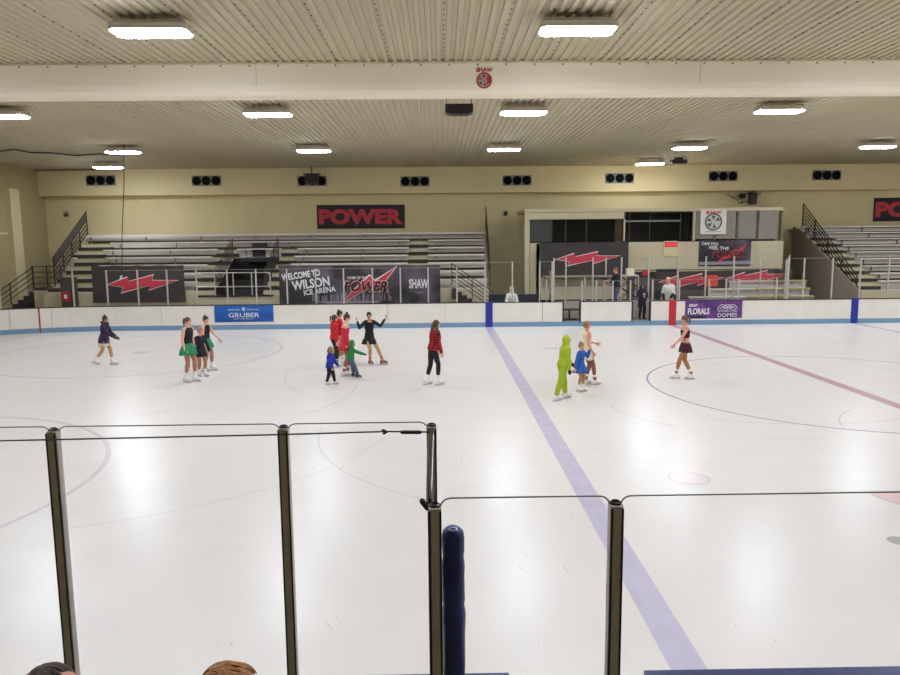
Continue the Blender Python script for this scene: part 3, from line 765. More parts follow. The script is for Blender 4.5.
# dark blue door below the booth
r_ = tag(empty('blue_door', at(666, 300, 34.5)), 'dark blue doorway panel below the press booth near the woman in navy', 'door panel')
L = V(r_.location); a = at(655.5, 301, 34.5); b = at(678, 269, 34.5)
g = G(); g.box(V((a.x, 34.5, 0)) - L, V((b.x, 34.56, b.z)) - L); g.build('panel', mat('door_blue', (42, 46, 66), .5), r_)
g = G(); g.box(V((a.x, 34.46, b.z - .16)) - L, V((b.x, 34.5, b.z)) - L); g.build('header', mat('door_head', (20, 24, 50), .5), r_)
r_ = tag(empty('red_sign', at(645, 273, 34.6)), 'small red square sign left of the blue doorway', 'sign'); g = G(); g.box((-.12, 0, -.12), (.12, .02, .12)); g.build('face', mat('sign_red', (190, 40, 60), .5), r_)
# recess wall behind under the booth
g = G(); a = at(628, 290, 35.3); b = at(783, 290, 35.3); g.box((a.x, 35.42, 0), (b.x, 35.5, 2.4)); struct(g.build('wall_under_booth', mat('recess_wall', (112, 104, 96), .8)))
# counter + platform under the left windows
r_ = tag(empty('counter', at(590, 300, 33.6)), 'long pale scorer counter with white rails under the dark banner', 'counter'); L = V(r_.location)
a = at(544, 276, 33.6); b = at(617, 275.5, 33.6)
g = G(); g.box(V((a.x, 33.3, a.z - .06)) - L, V((b.x, 33.9, a.z)) - L); g.build('top', mat('counter_top', (150, 146, 138), .5), r_)
for x in (546, 565, 584, 603, 615):
    X = at(x, 276, 33.6).x; g = G(); g.box(V((X - .03, 33.35, 0)) - L, V((X + .03, 33.42, a.z)) - L); g.build('leg', POSTL, r_)
for y in (287, 294):
    z = at(580, y, 33.4).z; g = G(); g.box(V((a.x, 33.36, z - .03)) - L, V((b.x, 33.4, z + .02)) - L); g.build('rail', POSTL, r_)
r_ = tag(empty('scissor_platform', at(628, 300, 32.6)), 'pale folding platform with zigzag braces behind the man in jeans', 'platform'); L = V(r_.location)
a = at(620, 275, 32.6); b = at(637, 275, 32.6)
g = G(); g.box(V((a.x, 32.3, a.z - .05)) - L, V((b.x, 32.9, a.z)) - L); g.build('top', POSTL, r_)
for yy in (32.35, 32.8):
    zb = .0; n = 4; hh = a.z - .05
    for k in range(n):
        z0, z1 = hh * k / n, hh * (k + 1) / n
        g = G(); g.bar(V((a.x, yy, z0)) - L, V((b.x, yy, z1)) - L, .035); g.bar(V((b.x, yy, z0)) - L, V((a.x, yy, z1)) - L, .035); g.build('brace', DARKRAIL, r_)
    for X in (a.x, b.x):
        g = G(); g.bar(V((X, yy, 0)) - L, V((X, yy, hh)) - L, .04); g.build('leg', POSTL, r_)
r_ = tag(empty('paper_box', at(630, 275, 32.5)), 'small cream box on the folding platform behind the man in jeans', 'box')
g = G(); g.box((-.17, -.1, .003), (.17, .12, .3)); g.build('carton', mat('carton_cream', (226, 216, 186), .7), r_, bevel=.01)
# low bench bleachers under the booth (right)
def small_rows():
    root = tag(empty('low_bleacher', (at(740, 300, 32.4).x, 32.3, 0)), 'low bench rows with yellow edges under the press booth right end', 'bleacher'); L = V(root.location)
    for i in range(3):
        a = at(690 + 20 * i, 300, 32.4 + i * .6); b = at(814 - i * 4, 300, 32.4 + i * .6); z = .95 + .32 * i; Y = 32.4 + i * .6
        g = G(); g.box(V((a.x, Y, z)) - L, V((b.x, Y + .3, z + .05)) - L); s = g.build('seat_plank', ALU, root)
        g = G(); g.box(V((a.x + (b.x - a.x) * .45, Y - .012, z - .02)) - L, V((b.x, Y, z + .05)) - L); g.build('nosing', YEL, s)
        g = G(); g.box(V((a.x, Y + .1, 0)) - L, V((b.x, Y + .16, z)) - L); g.build('riser', ALUD, root)
small_rows()
r_ = tag(empty('seat_back', at(712, 283, 33.3)), 'small orange red seat back standing on the low bench rows', 'seat')
g = G(); g.box((-.28, 0, -.16), (.28, .04, .36)); g.build('panel', mat('orange_seat', (206, 74, 54), .5), r_, bevel=.015)
for s in (-.22, .22):
    g = G(); g.box((s - .02, 0, -.75), (s + .02, .04, -.14)); g.build('leg', DARKRAIL, r_)
# dark blue low wall mat left of the booth
g = G(); a = at(488, 294.5, 34.5); b = at(541, 300, 34.5); g.box((a.x, 34.5, 0), (b.x, 34.56, a.z)); r_ = g.build('low_barrier', mat('mat_navy', (44, 44, 66), .6)); tag(r_, 'low dark blue padded barrier left of the press booth', 'barrier')
# conduits on the lower wall by the booth
r_ = tag(empty('wall_conduit', at(505, 244, LWY - .03)), 'thin beige conduit run on the wall left of the press booth', 'conduit'); L = V(r_.location)
Yw = LWY - .03
g = G()
for p, q in (((490, 243.7), (519, 243.4)), ((519, 243.4), (519.3, 214)), ((505.7, 243), (505.7, 217))):
    g.tube([at(*p, Yw) - L, at(*q, Yw) - L], .018, 6)
g.build('pipe', WALL, r_)
r_ = tag(empty('wall_speaker', at(505.6, 213.3, LWY - .1)), 'small black alarm horn on the wall left of the press booth', 'alarm')
g = G(); g.box((-.1, 0, -.12), (.1, .09, .12)); g.build('housing', BLACK, r_, bevel=.02); g = G(); g.lathe((0, 0, 0), [(.03, 0), (.07, .05)], 12); g.v = [V((v.x, -v.z, v.y)) for v in g.v]; g.build('horn', DARKRAIL, r_)
r_ = tag(empty('wall_alarm', at(65.5, 214, LWY - .1)), 'small red brown fire alarm on the wall above the left staircase', 'alarm')
g = G(); g.box((-.1, .0, -.13), (.1, .09, .13)); g.build('housing', mat('alarm_red', (92, 44, 36), .5), r_, bevel=.02); g = G(); g.box((-.06, -.02, .02), (.06, 0, .1)); g.build('strobe', mat('strobe', (180, 170, 160), .3), r_)
# equipment above the booth
r_ = tag(empty('wall_bracket', at(750, 198, LWY - .5)), 'dark bracket with hanging cables on the wall above the booth right end', 'bracket')
g = G(); g.box((.1, .1, -.3), (.42, .45, .3)); g.box((-.4, .2, .0), (-.15, .45, .25)); g.bar((-.5, .2, .1), (.4, .1, .42), .05); g.bar((-.5, .2, -.25), (.3, .2, -.1), .05); g.build('frame', mat('bracket_dark', (58, 50, 42), .7), r_)
for k, (x0, z0) in enumerate(((-.9, .1), (-1.2, .25), (-.6, -.1), (.6, .3))):
    g = G(); g.tube([(-.3 if x0 < 0 else .4, .1, .2), (x0 * .7, .1, z0 - .2), (x0, .1, z0 - .05)], .025, 6); g.build('cable', BLACK, r_)
# red extinguisher panel at left
a = at(63, 277, 31.9); b = at(79, 300, 31.9)
r_ = tag(empty('dark_cabinet', (a.x, 31.6, 0)), 'dark grey cabinet with a red box behind the boards left of the lightning banner', 'cabinet')
g = G(); g.box((0, 0, 0), (b.x - a.x, .28, a.z)); g.build('body', mat('cab_dark', (64, 60, 58), .6), r_, bevel=.015)
g = G(); g.box((.05, -.05, a.z - 1.05), (.4, 0, a.z - .62)); bb = g.build('red_box', mat('ext_red', (176, 42, 40), .5), r_)
g = G(); g.box((.17, -.056, a.z - .92), (.28, -.05, a.z - .74)); g.build('white_mark', LETWHT, bb)

# ------------------------------------------------------------------ wall vents (three round holes in a grey plate)
vnames = ['above the left end of the bleachers', 'above the stair opening', 'behind the projector', 'right of the projector', 'above the dark end railing', 'above the dark booth windows', 'above the SHAW poster', 'above the right stair railing']
proto = None
for i, (px, py) in enumerate(((101, 180.5), (206.5, 180.8), (312, 181), (415, 181.4), (517, 180.5), (619.5, 178.3), (723, 176.2), (826.5, 175.3))):
    if proto is None:
        proto = o = empty('air_vent')
        g = G(); g.box((-.76, -.03, -.26), (.76, 0, .26)); g.build('plate', mat('vent_plate', (128, 124, 122), .5, .3), o)
        for k in (-1, 0, 1):
            g = G(); g.lathe((0, 0, 0), [(.0, 0), (.225, 0), (.225, .05), (.19, .055), (.15, .02), (.0, .02)], 24); g.v = [V((v.x + k * .5, -.03 - v.z, v.y)) for v in g.v]; d_ = g.build('duct_mouth', mat('vent_black', (7, 7, 7), .8, spec=.2), o)
    else: o = copy_tree(proto)
    o.location = at(px, py, UWY - .002)
    tag(o, 'grey plate with three round black air ducts, ' + vnames[i], 'vent', 'three-hole air vents on the upper wall band')

# ------------------------------------------------------------------ ceiling lights
LZ = 7.2
proto = None
lights = []
for Y, rn, XS in ((5.0, 'over the near boards', (-12.1, -4.9, 2.5, 9.9, 17.5, 24.9, 32.3)),
                  (13.2, 'before the big beam', (-12.1, -4.94, 2.45, 9.9, 17.5, 24.9, 32.3)), (21.35, 'in the first row behind the beam', (-12.3, -4.84, 2.45, 9.81, 17.5, 24.9, 32.3)),
                  (29.65, 'in the second row behind the beam', (-12.5, -4.96, 2.63, 10.07, 17.68, 24.9, 32.3))):
    nv = {13.2: ['beyond the left edge', 'left', 'right'], 21.35: ['leftmost', 'second', 'third', 'fourth'], 29.65: ['leftmost', 'second', 'third', 'fourth', 'fifth']}.get(Y, [])
    nv = nv + ['%s unseen' % q for q in ('nearest', 'next', 'third', 'fourth', 'fifth', 'sixth', 'last')]
    for X, q in zip(XS, nv): lights.append((X, Y, '%s ceiling light %s%s' % (q, rn, ', counting from the left' if Y > 20 and 'unseen' not in q else '')))
lights += [(-15.62, 35.3, 'ceiling light close to the back wall above the left bleachers'), (10.2, 35.6, 'ceiling light close to the back wall above the press booth')]
for X, Y, lab in lights:
    if proto is None:
        proto = o = empty('ceiling_light')
        g = G(); a_, b_, c_ = .66, .27, .07      # corner-cut pan
        pl = [(-a_, -b_ + c_), (-a_ + c_, -b_), (a_ - c_, -b_), (a_, -b_ + c_), (a_, b_ - c_), (a_ - c_, b_), (-a_ + c_, b_), (-a_, b_ - c_)]
        sm = [(x * .93, y * .86) for x, y in pl]
        g.rings([[V((x * .9, y * .8, .16)) for x, y in pl], [V((x, y, .10)) for x, y in pl], [V((x, y, .0)) for x, y in pl]]); g.build('housing', LAMPW, o)
        g = G(); g.rings([[V((x * .985, y * .97, .0)) for x, y in pl], [V((x * .95, y * .88, -.03)) for x, y in pl], [V((x * .85, y * .7, -.045)) for x, y in pl]]); g.build('diffuser', DIFF, o)
        for s in (-.45, .45):
            g = G(); g.bar((s, 0, .15), (s, 0, .26), .03); g.build('hanger', LAMPW, o)
    else: o = copy_tree(proto)
    o.location = (X, Y, LZ)
    tag(o, 'bright white ' + lab, 'ceiling light', 'white rectangular ceiling lights')

# hung speaker, projector, black box, cables
r_ = tag(empty('hanging_speaker', atz(459, 109, 7.0)), 'black speaker box hanging from the ceiling behind the beam sticker', 'speaker')
g = G(); g.prism([V((-.36, -.2, .1)), V((.36, -.2, .1)), V((.36, -.2, -.1)), V((.22, -.2, -.15)), V((-.22, -.2, -.15)), V((-.36, -.2, -.1))], (0, .4, 0)); g.build('cabinet', BLACK, r_)
for s in (-.33, .33):
    g = G(); g.tube([(s, 0, .1), (s, 0, .5)], .008, 6); g.build('wire', DARKRAIL, r_)
r_ = tag(empty('hanging_projector', at(312, 179, 38.0)), 'dark spotlight projector hanging in front of an air vent above the bleachers', 'projector')
g = G(); g.box((-.32, -.3, -.25), (.32, .3, .18)); g.build('body', mat('projector', (46, 40, 36), .5), r_, bevel=.04)
g = G(); g.box((-.42, -.15, .2), (.42, .15, .27)); g.build('bracket', BLACK, r_)
for s in (-.15, .15):
    g = G(); g.lathe((0, 0, 0), [(.13, 0), (.11, .06)], 16); g.v = [V((v.x + s, -.3 - v.z, v.y - .05)) for v in g.v]; g.build('lens', BLACK, r_)
g = G(); g.bar((0, 0, .2), (0, 0, CZ - r_.location.z + .03), .05, up=V((0, 1, 0))); g.build('stem', DARKRAIL, r_)
p = atz(678.5, 162, 7.25)
r_ = tag(empty('ceiling_speaker', p), 'flat black box on the ceiling near the back wall right of a lamp', 'speaker')
g = G(); g.box((-.36, -.2, -.08), (.36, .2, .1)); g.build('cabinet', BLACK, r_, bevel=.02)
g = G(); g.box((-.2, -.05, .1), (.2, .05, .215)); g.build('bracket', DARKRAIL, r_)
a = atz(123, 152, 7.4); 
r_ = tag(empty('hanging_cable', at(124.5, 152, 29.4)), 'thin black cable hanging straight down in front of the left bleachers', 'cable')
L = V(r_.location); b = at(121.5, 276, 29.4)
g = G(); g.tube([V((0, 0, .25)), (b - L) * .3 + V((.012, 0, 0)), (b - L) * .65 + V((-.02, 0, 0)), (b - L) * .85 + V((.01, 0, 0)), b - L], .018, 6); g.build('cord', BLACK, r_)
g = G(); q = b - L; g.tube([q + V((0, 0, 0)), q + V((-.05, 0, -.12))], .04, 8); g.build('plug', mat('plug_white', (210, 205, 196), .5), r_)
pts = [atz(x, y, CZ - .05) for x, y in ((-6, 152), (14, 149.5), (30, 152.5), (52, 153), (75, 155.5), (98, 154), (118, 155))]
r_ = tag(empty('ceiling_cable', pts[0]), 'black wire drooping along the ceiling at the far left', 'cable'); g = G(); g.tube([p - pts[0] for p in pts], .025, 6); g.build('cord', BLACK, r_)
pts = [at(x, y, UWY - .25) for x, y in ((-5, 161), (20, 166.5), (60, 167.8), (120, 167.2))]
pts = [V((p.x, p.y, min(p.z, CZ - .04))) for p in pts]
r_ = tag(empty('ceiling_cable', pts[0]), 'black wire along the top of the upper wall at the far left', 'cable'); g = G(); g.tube([p - pts[0] for p in pts], .022, 6); g.build('cord', BLACK, r_)
# left wall ledge line
g = G(); g.box((LX, 30, 4.1), (LX + .05, 36.2, 4.2)); struct(g.build('trim_1', WALL))

# ------------------------------------------------------------------ near boards, glass, pad
def near_boards():
    root = tag(empty('rink_boards', (0, NEARY, 0)), 'near rink boards with scuffed navy top cap along the bottom of the picture', 'rink boards')
    for a, b in ((-14, 0), (0, .40), (1.22, 2.95), (2.97, 12)):
        g = G(); g.box((a, -.12, 0), (b, 0, .92)); g.build('board_panel', BOARD, root)
        g = G(); g.box((a + .004, -.15, .92), (b - .004, .012, .955)); g.build('top_cap', NAVY, root)
        g = G(); g.box((a, 0, 0), (b, .012, .2)); g.build('kick_strip', KICK, root)
near_boards()
def pane_g(a, b, z0, z1, rad=.045, t=V((0, .012, 0))):
    d = (b - a); L = d.length; u = d / L; pts = [a + V((0, 0, z0)), b + V((0, 0, z0))]
    for k in range(6):
        th = (pi / 2) * k / 5; pts.append(b - u * rad + u * rad * cos(th) + V((0, 0, z1 - rad + rad * sin(th))))
    for k in range(6):
        th = pi / 2 + (pi / 2) * k / 5; pts.append(a + u * rad + u * rad * cos(th) + V((0, 0, z1 - rad + rad * sin(th))))
    return pts
def near_glass(name, label, posts, Y, z0, zt, pane_top, post_w, ctr=0):
    root = tag(empty(name, (posts[0], Y, z0)), label, 'glass barrier')
    O = V((posts[0], Y, z0))
    for i, X in enumerate(posts):
        g = G(); w = post_w
        pr = [(-w / 2, -.024), (-w * .3, -.036), (w * .3, -.036), (w / 2, -.024), (w / 2, .024), (w * .3, .036), (-w * .3, .036), (-w / 2, .024)]
        g.prism([V((X, Y, z0)) + V((x, y, 0)) - O for x, y in pr], (0, 0, zt - z0)); p_ = g.build('post', POSTN, root)
        g = G()
        for s in (-1, 1): g.box(V((X + s * w * .42 - .004, Y - .037, z0)) - O, V((X + s * w * .42 + .004, Y - .026, zt - .01)) - O)
        g.build('gasket', BLACK, p_)
        g = G(); g.lathe(V((X, Y, zt)) - O, [(w * .46, 0), (w * .46, .008), (w * .3, .014), (w * .28, .004), (.002, .004)], 18); g.build('cap', POSTD, p_)
        if i + 1 < len(posts):
            a, b = V((X + w * .4, Y, 0)) - V((O.x, O.y, 0)), V((posts[i + 1] - w * .4, Y, 0)) - V((O.x, O.y, 0))
            pts = pane_g(a, b, 0, pane_top - z0)
            g = G(); g.prism(pts, (0, .012, 0)); pn = g.build('pane', GLASS, root)
            g = G(); rim = [p + V((0, .006, 0)) for p in pts[2:]]; g.tube(rim, .0035, 6); g.build('pane_edge', mat('glass_edge_near', (128, 130, 122), .3), pn)
    return root
nl = near_glass('glass_barrier', 'tall glass barrier with grey posts at the near boards, lower left', [-6.05, -4.76, -3.47, -2.18, -.89, -.055], 4.0, .955, 2.535, 2.555, .056)
nr_ = near_glass('glass_barrier', 'glass barrier with grey posts behind the near bench, lower right', [-.03, .725, 2.06, 3.4], 2.9, .3, 2.475, 2.507, .054)
# return pane between the two corner posts
rt = tag(empty('glass_return', (-.05, 2.98, .955)), 'short glass return pane joining the two corner posts', 'glass barrier')
g = G(); g.prism(pane_g(V((0, 0, 0)), V((0, .95, 0)), 0, 1.56), (.012, 0, 0)); g.build('pane', GLASS, rt)
g = G(); g.tube([p + V((.006, 0, 0)) for p in pane_g(V((0, 0, 0)), V((0, .95, 0)), 0, 1.56)[2:]], .0035, 6); g.build('pane_edge', mat('glass_edge_near', (128, 130, 122), .3), rt)
# wide corner post front
# tension cable with turnbuckle across the left panes
w0 = at(-10, 441, 3.93); w1 = at(284, 434.5, 3.93); w2 = at(386, 431.5, 3.93); w3 = at(429, 432, 3.93)
tc = tag(empty('tension_cable', w3), 'thin dark tension cable with turnbuckle strung along the left glass posts', 'cable')
g = G(); g.tube([w0 - w3, w1 - w3, w2 - w3, V((0, 0, 0))], .0045, 8); g.build('cable', BLACK, tc)
g = G(); g.tube([at(402, 432.2, 3.93) - w3, at(420, 432.3, 3.93) - w3], .011, 10); g.build('turnbuckle', BLACK, tc)
g = G(); g.tube([at(383, 430.2, 3.93) - w3, at(388, 432, 3.93) - w3, at(384, 433.4, 3.93) - w3], .008, 8); g.build('cable_clip', BLACK, tc)
k0, k1 = at(428, 436, 3.9), at(427, 503, 3.0)
tc = tag(empty('tension_cable', k1), 'short cable with clamp running between the two corner posts', 'cable')
g = G(); g.tube([k0 - k1, V((0, 0, 0))], .0045, 8); g.build('cable', BLACK, tc)
g = G(); g.tube([V((-.02, -.03, .02)), V((.0, -.03, -.01)), V((.03, -.03, .0))], .013, 8); g.tube([V((.01, -.03, -.05)), V((.012, -.03, .03))], .008, 8); g.build('cable_clip', BLACK, tc)
# blue pad
pd = tag(empty('post_pad', (.062, 4.05, .957)), 'blue vinyl padded column with scuffs beside the corner post', 'pad')
prof = [(.064, 0), (.069, .1), (.068, .3), (.071, .42), (.064, .47), (.06, .485), (.066, .51), (.067, .66), (.071, .72), (.062, .78), (.065, .82), (.066, .9), (.06, .935), (.04, .955), (.0, .958)]
g = G(); g.lathe((0, 0, 0), prof, 28)
for v in g.v:
    nn = noise.noise(V((v.x * 18, v.y * 18, v.z * 9))) * .006; v.x += nn; v.y += nn
g.build('sleeve', PADBLUE, pd, True)
g = G(); n = 20; rr = []
for i in range(n):
    t = 2 * pi * i / n; c = V((.0 + .022 * cos(t), -.03 + .022 * sin(t), .955)); d = V((cos(t), sin(t), 0))
    rr.append([c + d * .005 * cos(q) + V((0, 0, .005 * sin(q))) for q in [2 * pi * j / 8 for j in range(8)]])
rr.append(rr[0]); g.rings(rr, cap=False); g.build('eyelet', mat('eyelet', (150, 156, 176), .3, .6), pd, True)

# ------------------------------------------------------------------ people
EYEW = mat('eye_white', (225, 222, 218), .3); EYED = mat('eye_dark', (40, 30, 26), .3); LIP = mat('lip', (176, 84, 82), .5); BROW = mat('brow', (70, 48, 36), .8)
BLADE = mat('blade_steel', (186, 186, 188), .35, .3)
def person(label, T, loc, heading, feet, hx=0.0, lean=.03, arms=None, head=(0, 0), outfit=None, skin='fair', hair=None, hs=1.0, skates='white', floor=0.0, seated=None, girth=1.0, twist=0, voxel=.0095):
    """T = top of the head above the floor. Local frame: x forward, y left, z up. feet = [(x, y, lift, toe yaw, pitch)] for left, right."""
    base = .068 * T / 1.6 if skates else 0.02
    H = T - base
    root = tag(empty('person', (loc[0], loc[1], floor), R(heading)), label, 'person')
    hsz = H * .0665 * hs                                   # half head height
    Lt, Ls = .245 * H, .246 * H
    neckz = H - 2 * hsz
    ank = base + .05 * H
    # hips
    hz = .53 * H + base - (hs - 1) * .06 * H
    hipw = .052 * H
    if seated is None:
        for s, ft in zip((1, -1), feet):
            dx, dy = ft[0] - hx, ft[1] - s * hipw
            rr = ((Lt + Ls) * .992) ** 2 - dx * dx - dy * dy
            hz = min(hz, ank + ft[2] + sqrt(max(rr, .01)))
    else: hz = seated
    if hs > 1: Lt = Ls = max((hz - ank) * .512, .05) if seated is None else Lt
    pel = V((hx, 0, hz))
    tors = (H + base - 2 * hsz) - hz                        # hip joint to chin level
    up = V((sin(lean), 0, cos(lean))); fw = V((cos(lean), 0, -sin(lean))); lf = V((0, 1, 0))
    tw = M.Rotation(twist, 3, up); fs, ls = tw @ fw, tw @ lf
    shz = tors * .86
    chest = pel + up * (tors * .62); shc = pel + up * shz; neckb = pel + up * (tors * .93)
    k = H * girth
    secs = [(pel - up * .055 * H, fw * .052 * k, lf * .075 * k), (pel, fw * .068 * k, lf * .098 * k), (pel + up * tors * .2, fw * .060 * k, lf * .086 * k), (pel + up * tors * .36, fw * .053 * k, lf * .074 * k),
            (chest - up * .03 * H, fs * .062 * k + V((0, 0, 0)), ls * .084 * k), (chest + up * .04 * H, fs * .066 * k, ls * .092 * k), (shc - up * .01 * H, fs * .055 * k, ls * .098 * k), (shc + up * .022 * H, fs * .04 * k, ls * .06 * k)]
    body = G(); body.loft(secs)
    # legs
    legs = []
    for s, ft in zip((1, -1), feet):
        hip = pel + lf * s * hipw
        A = V((ft[0], ft[1], ank + ft[2]))
        d = A - hip; D = min(d.length, (Lt + Ls) * .999); dn = d.normalized()
        a_ = (Lt * Lt - Ls * Ls + D * D) / (2 * D); h_ = sqrt(max(Lt * Lt - a_ * a_, 0))
        pole = V((1, s * .08, .25 if seated is not None else 0)); pole = (pole - dn * pole.dot(dn)).normalized()
        kn = hip + dn * a_ + pole * h_
        yaw, pit = ft[3], ft[4] if len(ft) > 4 else 0
        toe = V((cos(yaw) * cos(pit), sin(yaw) * cos(pit), -sin(pit))); side = V((-sin(yaw), cos(yaw), 0)); tu = toe.cross(side)
        legs.append((hip, kn, A, toe, side, tu))
        body.tube([hip + V((0, 0, .01)), hip.lerp(kn, .3), hip.lerp(kn, .75), kn, kn.lerp(A, .3), kn.lerp(A, .72), A], [.045 * k, .048 * k, .039 * k, .034 * k, .036 * k, .023 * k, .02 * k], 14)
        body.tube([A - tu * .025 * H - toe * .025 * H, A - tu * .028 * H + toe * .05 * H, A - tu * .032 * H + toe * .085 * H], [.02 * H, .018 * H, .014 * H], 10)
    # neck, head
    yw, pt = head
    hd = M.Rotation(yw, 3, 'Z') @ V((cos(pt), 0, -sin(pt))); hd.normalize(); hl = V((0, 0, 1)).cross(hd).normalized(); hu = hd.cross(hl)
    hc = neckb + up * .04 * H + hu * hsz * .95 + hd * .012 * H
    top_fix = (H + base) - (hc.z + hsz)
    hc = hc + V((0, 0, min(max(top_fix, -.03), .06)))
    body.tube([shc, neckb, hc - hu * hsz * .45 - hd * .01 * H], [.04 * H, .031 * H * girth, .029 * H * girth], 12)
    hw, hdp = hsz * .70, hsz * .84
    body.ell(hc + hu * hsz * .16 - hd * hdp * .06, hd * hdp * .98, hl * hw, hu * hsz * .84)
    body.ell(hc - hu * hsz * .34 + hd * hdp * .16, hd * hdp * .74, hl * hw * .80, hu * hsz * .62)
    body.ell(hc - hu * hsz * .80 + hd * hdp * .55, hd * hdp * .24, hl * hw * .34, hu * hsz * .16, 10, 6)   # chin
    body.tube([hc + hu * hsz * .12 + hd * hdp * .88, hc - hu * hsz * .16 + hd * hdp * 1.08], [hsz * .07, hsz * .12], 8)
    for s in (1, -1):
        body.ell(hc + hl * s * hw * 1.0 - hd * hdp * .08 - hu * hsz * .05, hd * hsz * .16, hl * hsz * .07, hu * hsz * .25, 10, 6)
    # arms
    Lu, Lf_ = .168 * H, .15 * H
    ar = []; fingers = []
    arms = arms or [((.05, .2, -1), (.2, .05, -1))] * 2
    for s, (ud, fd) in zip((1, -1), arms):
        ud = V((ud[0], ud[1] * s, ud[2])).normalized(); fd = V((fd[0], fd[1] * s, fd[2])).normalized()
        sh = shc + ls * s * .098 * k - up * .012 * H
        el = sh + ud * Lu; wr = el + fd * Lf_
        ar.append((sh, el, wr, fd))
        body.tube([shc + ls * s * .06 * k, sh, sh.lerp(el, .5), el, el.lerp(wr, .3), wr], [.036 * k, .034 * k, .028 * k, .023 * k, .023 * k, .0155 * k], 12)
        pn = fd.cross(V((1, 0, .2)) if abs(fd.x) < .9 else V((0, 0, 1))).normalized()
        pn = (V((0, s, 0)) - fd * fd.y * s)
        pn = pn.normalized() if pn.length > .3 else fd.cross(V((1, 0, 0))).normalized()
        sd = fd.cross(pn).normalized()                       # across the palm
        pc = wr + fd * .032 * H
        body.ell(pc, fd * .034 * H, sd * .024 * H, pn * .0115 * H, 12, 8)
        for q in range(4):
            off = (q - 1.5); rt_ = pc + fd * .02 * H + sd * off * .0125 * H; Lq = (.043, .049, .046, .036)[q] * H
            d0 = (fd + sd * off * .09 - pn * .12).normalized(); m1 = rt_ + d0 * Lq * .5; d1 = (d0 - pn * .45).normalized()
            fingers.append(([rt_, m1, m1 + d1 * Lq * .5], [.0056 * H, .0052 * H, .0042 * H]))
        tb = pc - sd * .016 * H - fd * .012 * H; d0 = (fd * .7 - sd * .8 - pn * .2).normalized()
        fingers.append(([tb, tb + d0 * .028 * H, tb + d0 * .03 * H + (fd - pn * .3).normalized() * .022 * H], [.0068 * H, .006 * H, .0048 * H]))
    bm_ = remesh(body, voxel, 4)
    g = G()
    g.v = [v.co.copy() for v in bm_.vertices]; g.f = [tuple(p.vertices) for p in bm_.polygons]
    bpy.data.meshes.remove(bm_)
    for pts, rad in fingers: g.tube(pts, rad, 8)
    b_ = g.build('body', SKINS[skin], root, True)
    # face
    for s in (1, -1):
        g = G(); ec = hc + hl * s * hw * .42 + hd * hdp * .80 + hu * hsz * .06
        g.ell(ec, hd * hsz * .10, hl * hsz * .13, hu * hsz * .075, 10, 6); e = g.build('eye', EYEW, root, True)
        g = G(); g.ell(ec + hd * hsz * .06, hd * hsz * .05, hl * hsz * .06, hu * hsz * .065, 8, 6); g.build('iris', EYED, e, True)
        g = G(); g.tube([ec + hu * hsz * .17 - hl * s * hsz * .14 + hd * hsz * .06, ec + hu * hsz * .21 + hd * hsz * .06, ec + hu * hsz * .16 + hl * s * hsz * .16], hsz * .03, 6); g.build('eyebrow', BROW, root, True)
    g = G(); g.ell(hc - hu * hsz * .47 + hd * hdp * .86, hd * hsz * .07, hl * hsz * .22, hu * hsz * .07, 12, 6); g.build('mouth', LIP, root, True)
    # hair
    if hair:
        hm = mat('hair_' + hair[0], hair[1], .55, var=.3, scale=30, stretch=(1, 1, .2))
        g = G(); kind = hair[2]
        th = 1.06 if kind != 'short' else 1.05
        g.ell(hc + hu * hsz * .24 - hd * hdp * .15, hd * hdp * .98 * th, hl * hw * 1.09, hu * hsz * .84 * th)
        g.ell(hc - hd * hdp * .38 - hu * hsz * .15, hd * hdp * .66, hl * hw * .98, hu * hsz * .62)
        if kind == 'bun':
            g.ell(hc + hu * hsz * 1.02 - hd * hdp * .5, hd * hsz * .36, hl * hsz * .36, hu * hsz * .33)
        if kind == 'highbun':
            g.ell(hc + hu * hsz * 1.22 - hd * hdp * .30, hd * hsz * .34, hl * hsz * .36, hu * hsz * .34)
        if kind == 'lowbun':
            g.ell(hc + hu * hsz * .1 - hd * hdp * 1.25, hd * hsz * .30, hl * hsz * .34, hu * hsz * .32)
        if kind == 'pony':
            p0 = hc + hu * hsz * .5 - hd * hdp * 1.0
            g.tube([p0, p0 - hd * hsz * .45 + hu * hsz * .05, p0 - hd * hsz * .55 - hu * hsz * .7, p0 - hd * hsz * .35 - hu * hsz * 1.7], [hsz * .2, hsz * .24, hsz * .26, hsz * .1], 10)
        if kind == 'long':
            for s in (-.7, 0, .7):
                p0 = hc - hd * hdp * .62 + hl * s * hw * .7
                g.tube([p0 + hu * hsz * .3, p0 - hu * hsz * .9 - hd * hsz * .4, p0 - hu * hsz * 1.7 - hd * hsz * .5], [hsz * .40, hsz * .40, hsz * .2], 10)
            for s in (-1, 1):
                p0 = hc + hd * hdp * .1 + hl * s * hw * .98
                g.tube([p0 + hu * hsz * .3, p0 - hu * hsz * .9, p0 - hu * hsz * 1.9 + hd * hsz * .62 - hl * s * hsz * .2, p0 - hu * hsz * 3.2 + hd * hsz * .95 - hl * s * hsz * .2, p0 - hu * hsz * 4.6 + hd * hsz * .9 - hl * s * hsz * .2], [hsz * .3, hsz * .36, hsz * .40, hsz * .38, hsz * .16], 10)
        if kind == 'bob':
            for i in range(9):
                t = pi * (.22 + 1.56 * i / 8); d = hd * cos(t) * hdp + hl * sin(t) * hw
                g.tube([hc + d * .9 + hu * hsz * .3, hc + d * 1.12 - hu * hsz * .3, hc + d * 1.05 - hu * hsz * .75], [hsz * .24, hsz * .25, hsz * .13], 8)
        if kind in ('quiff', 'receding'): g = G()
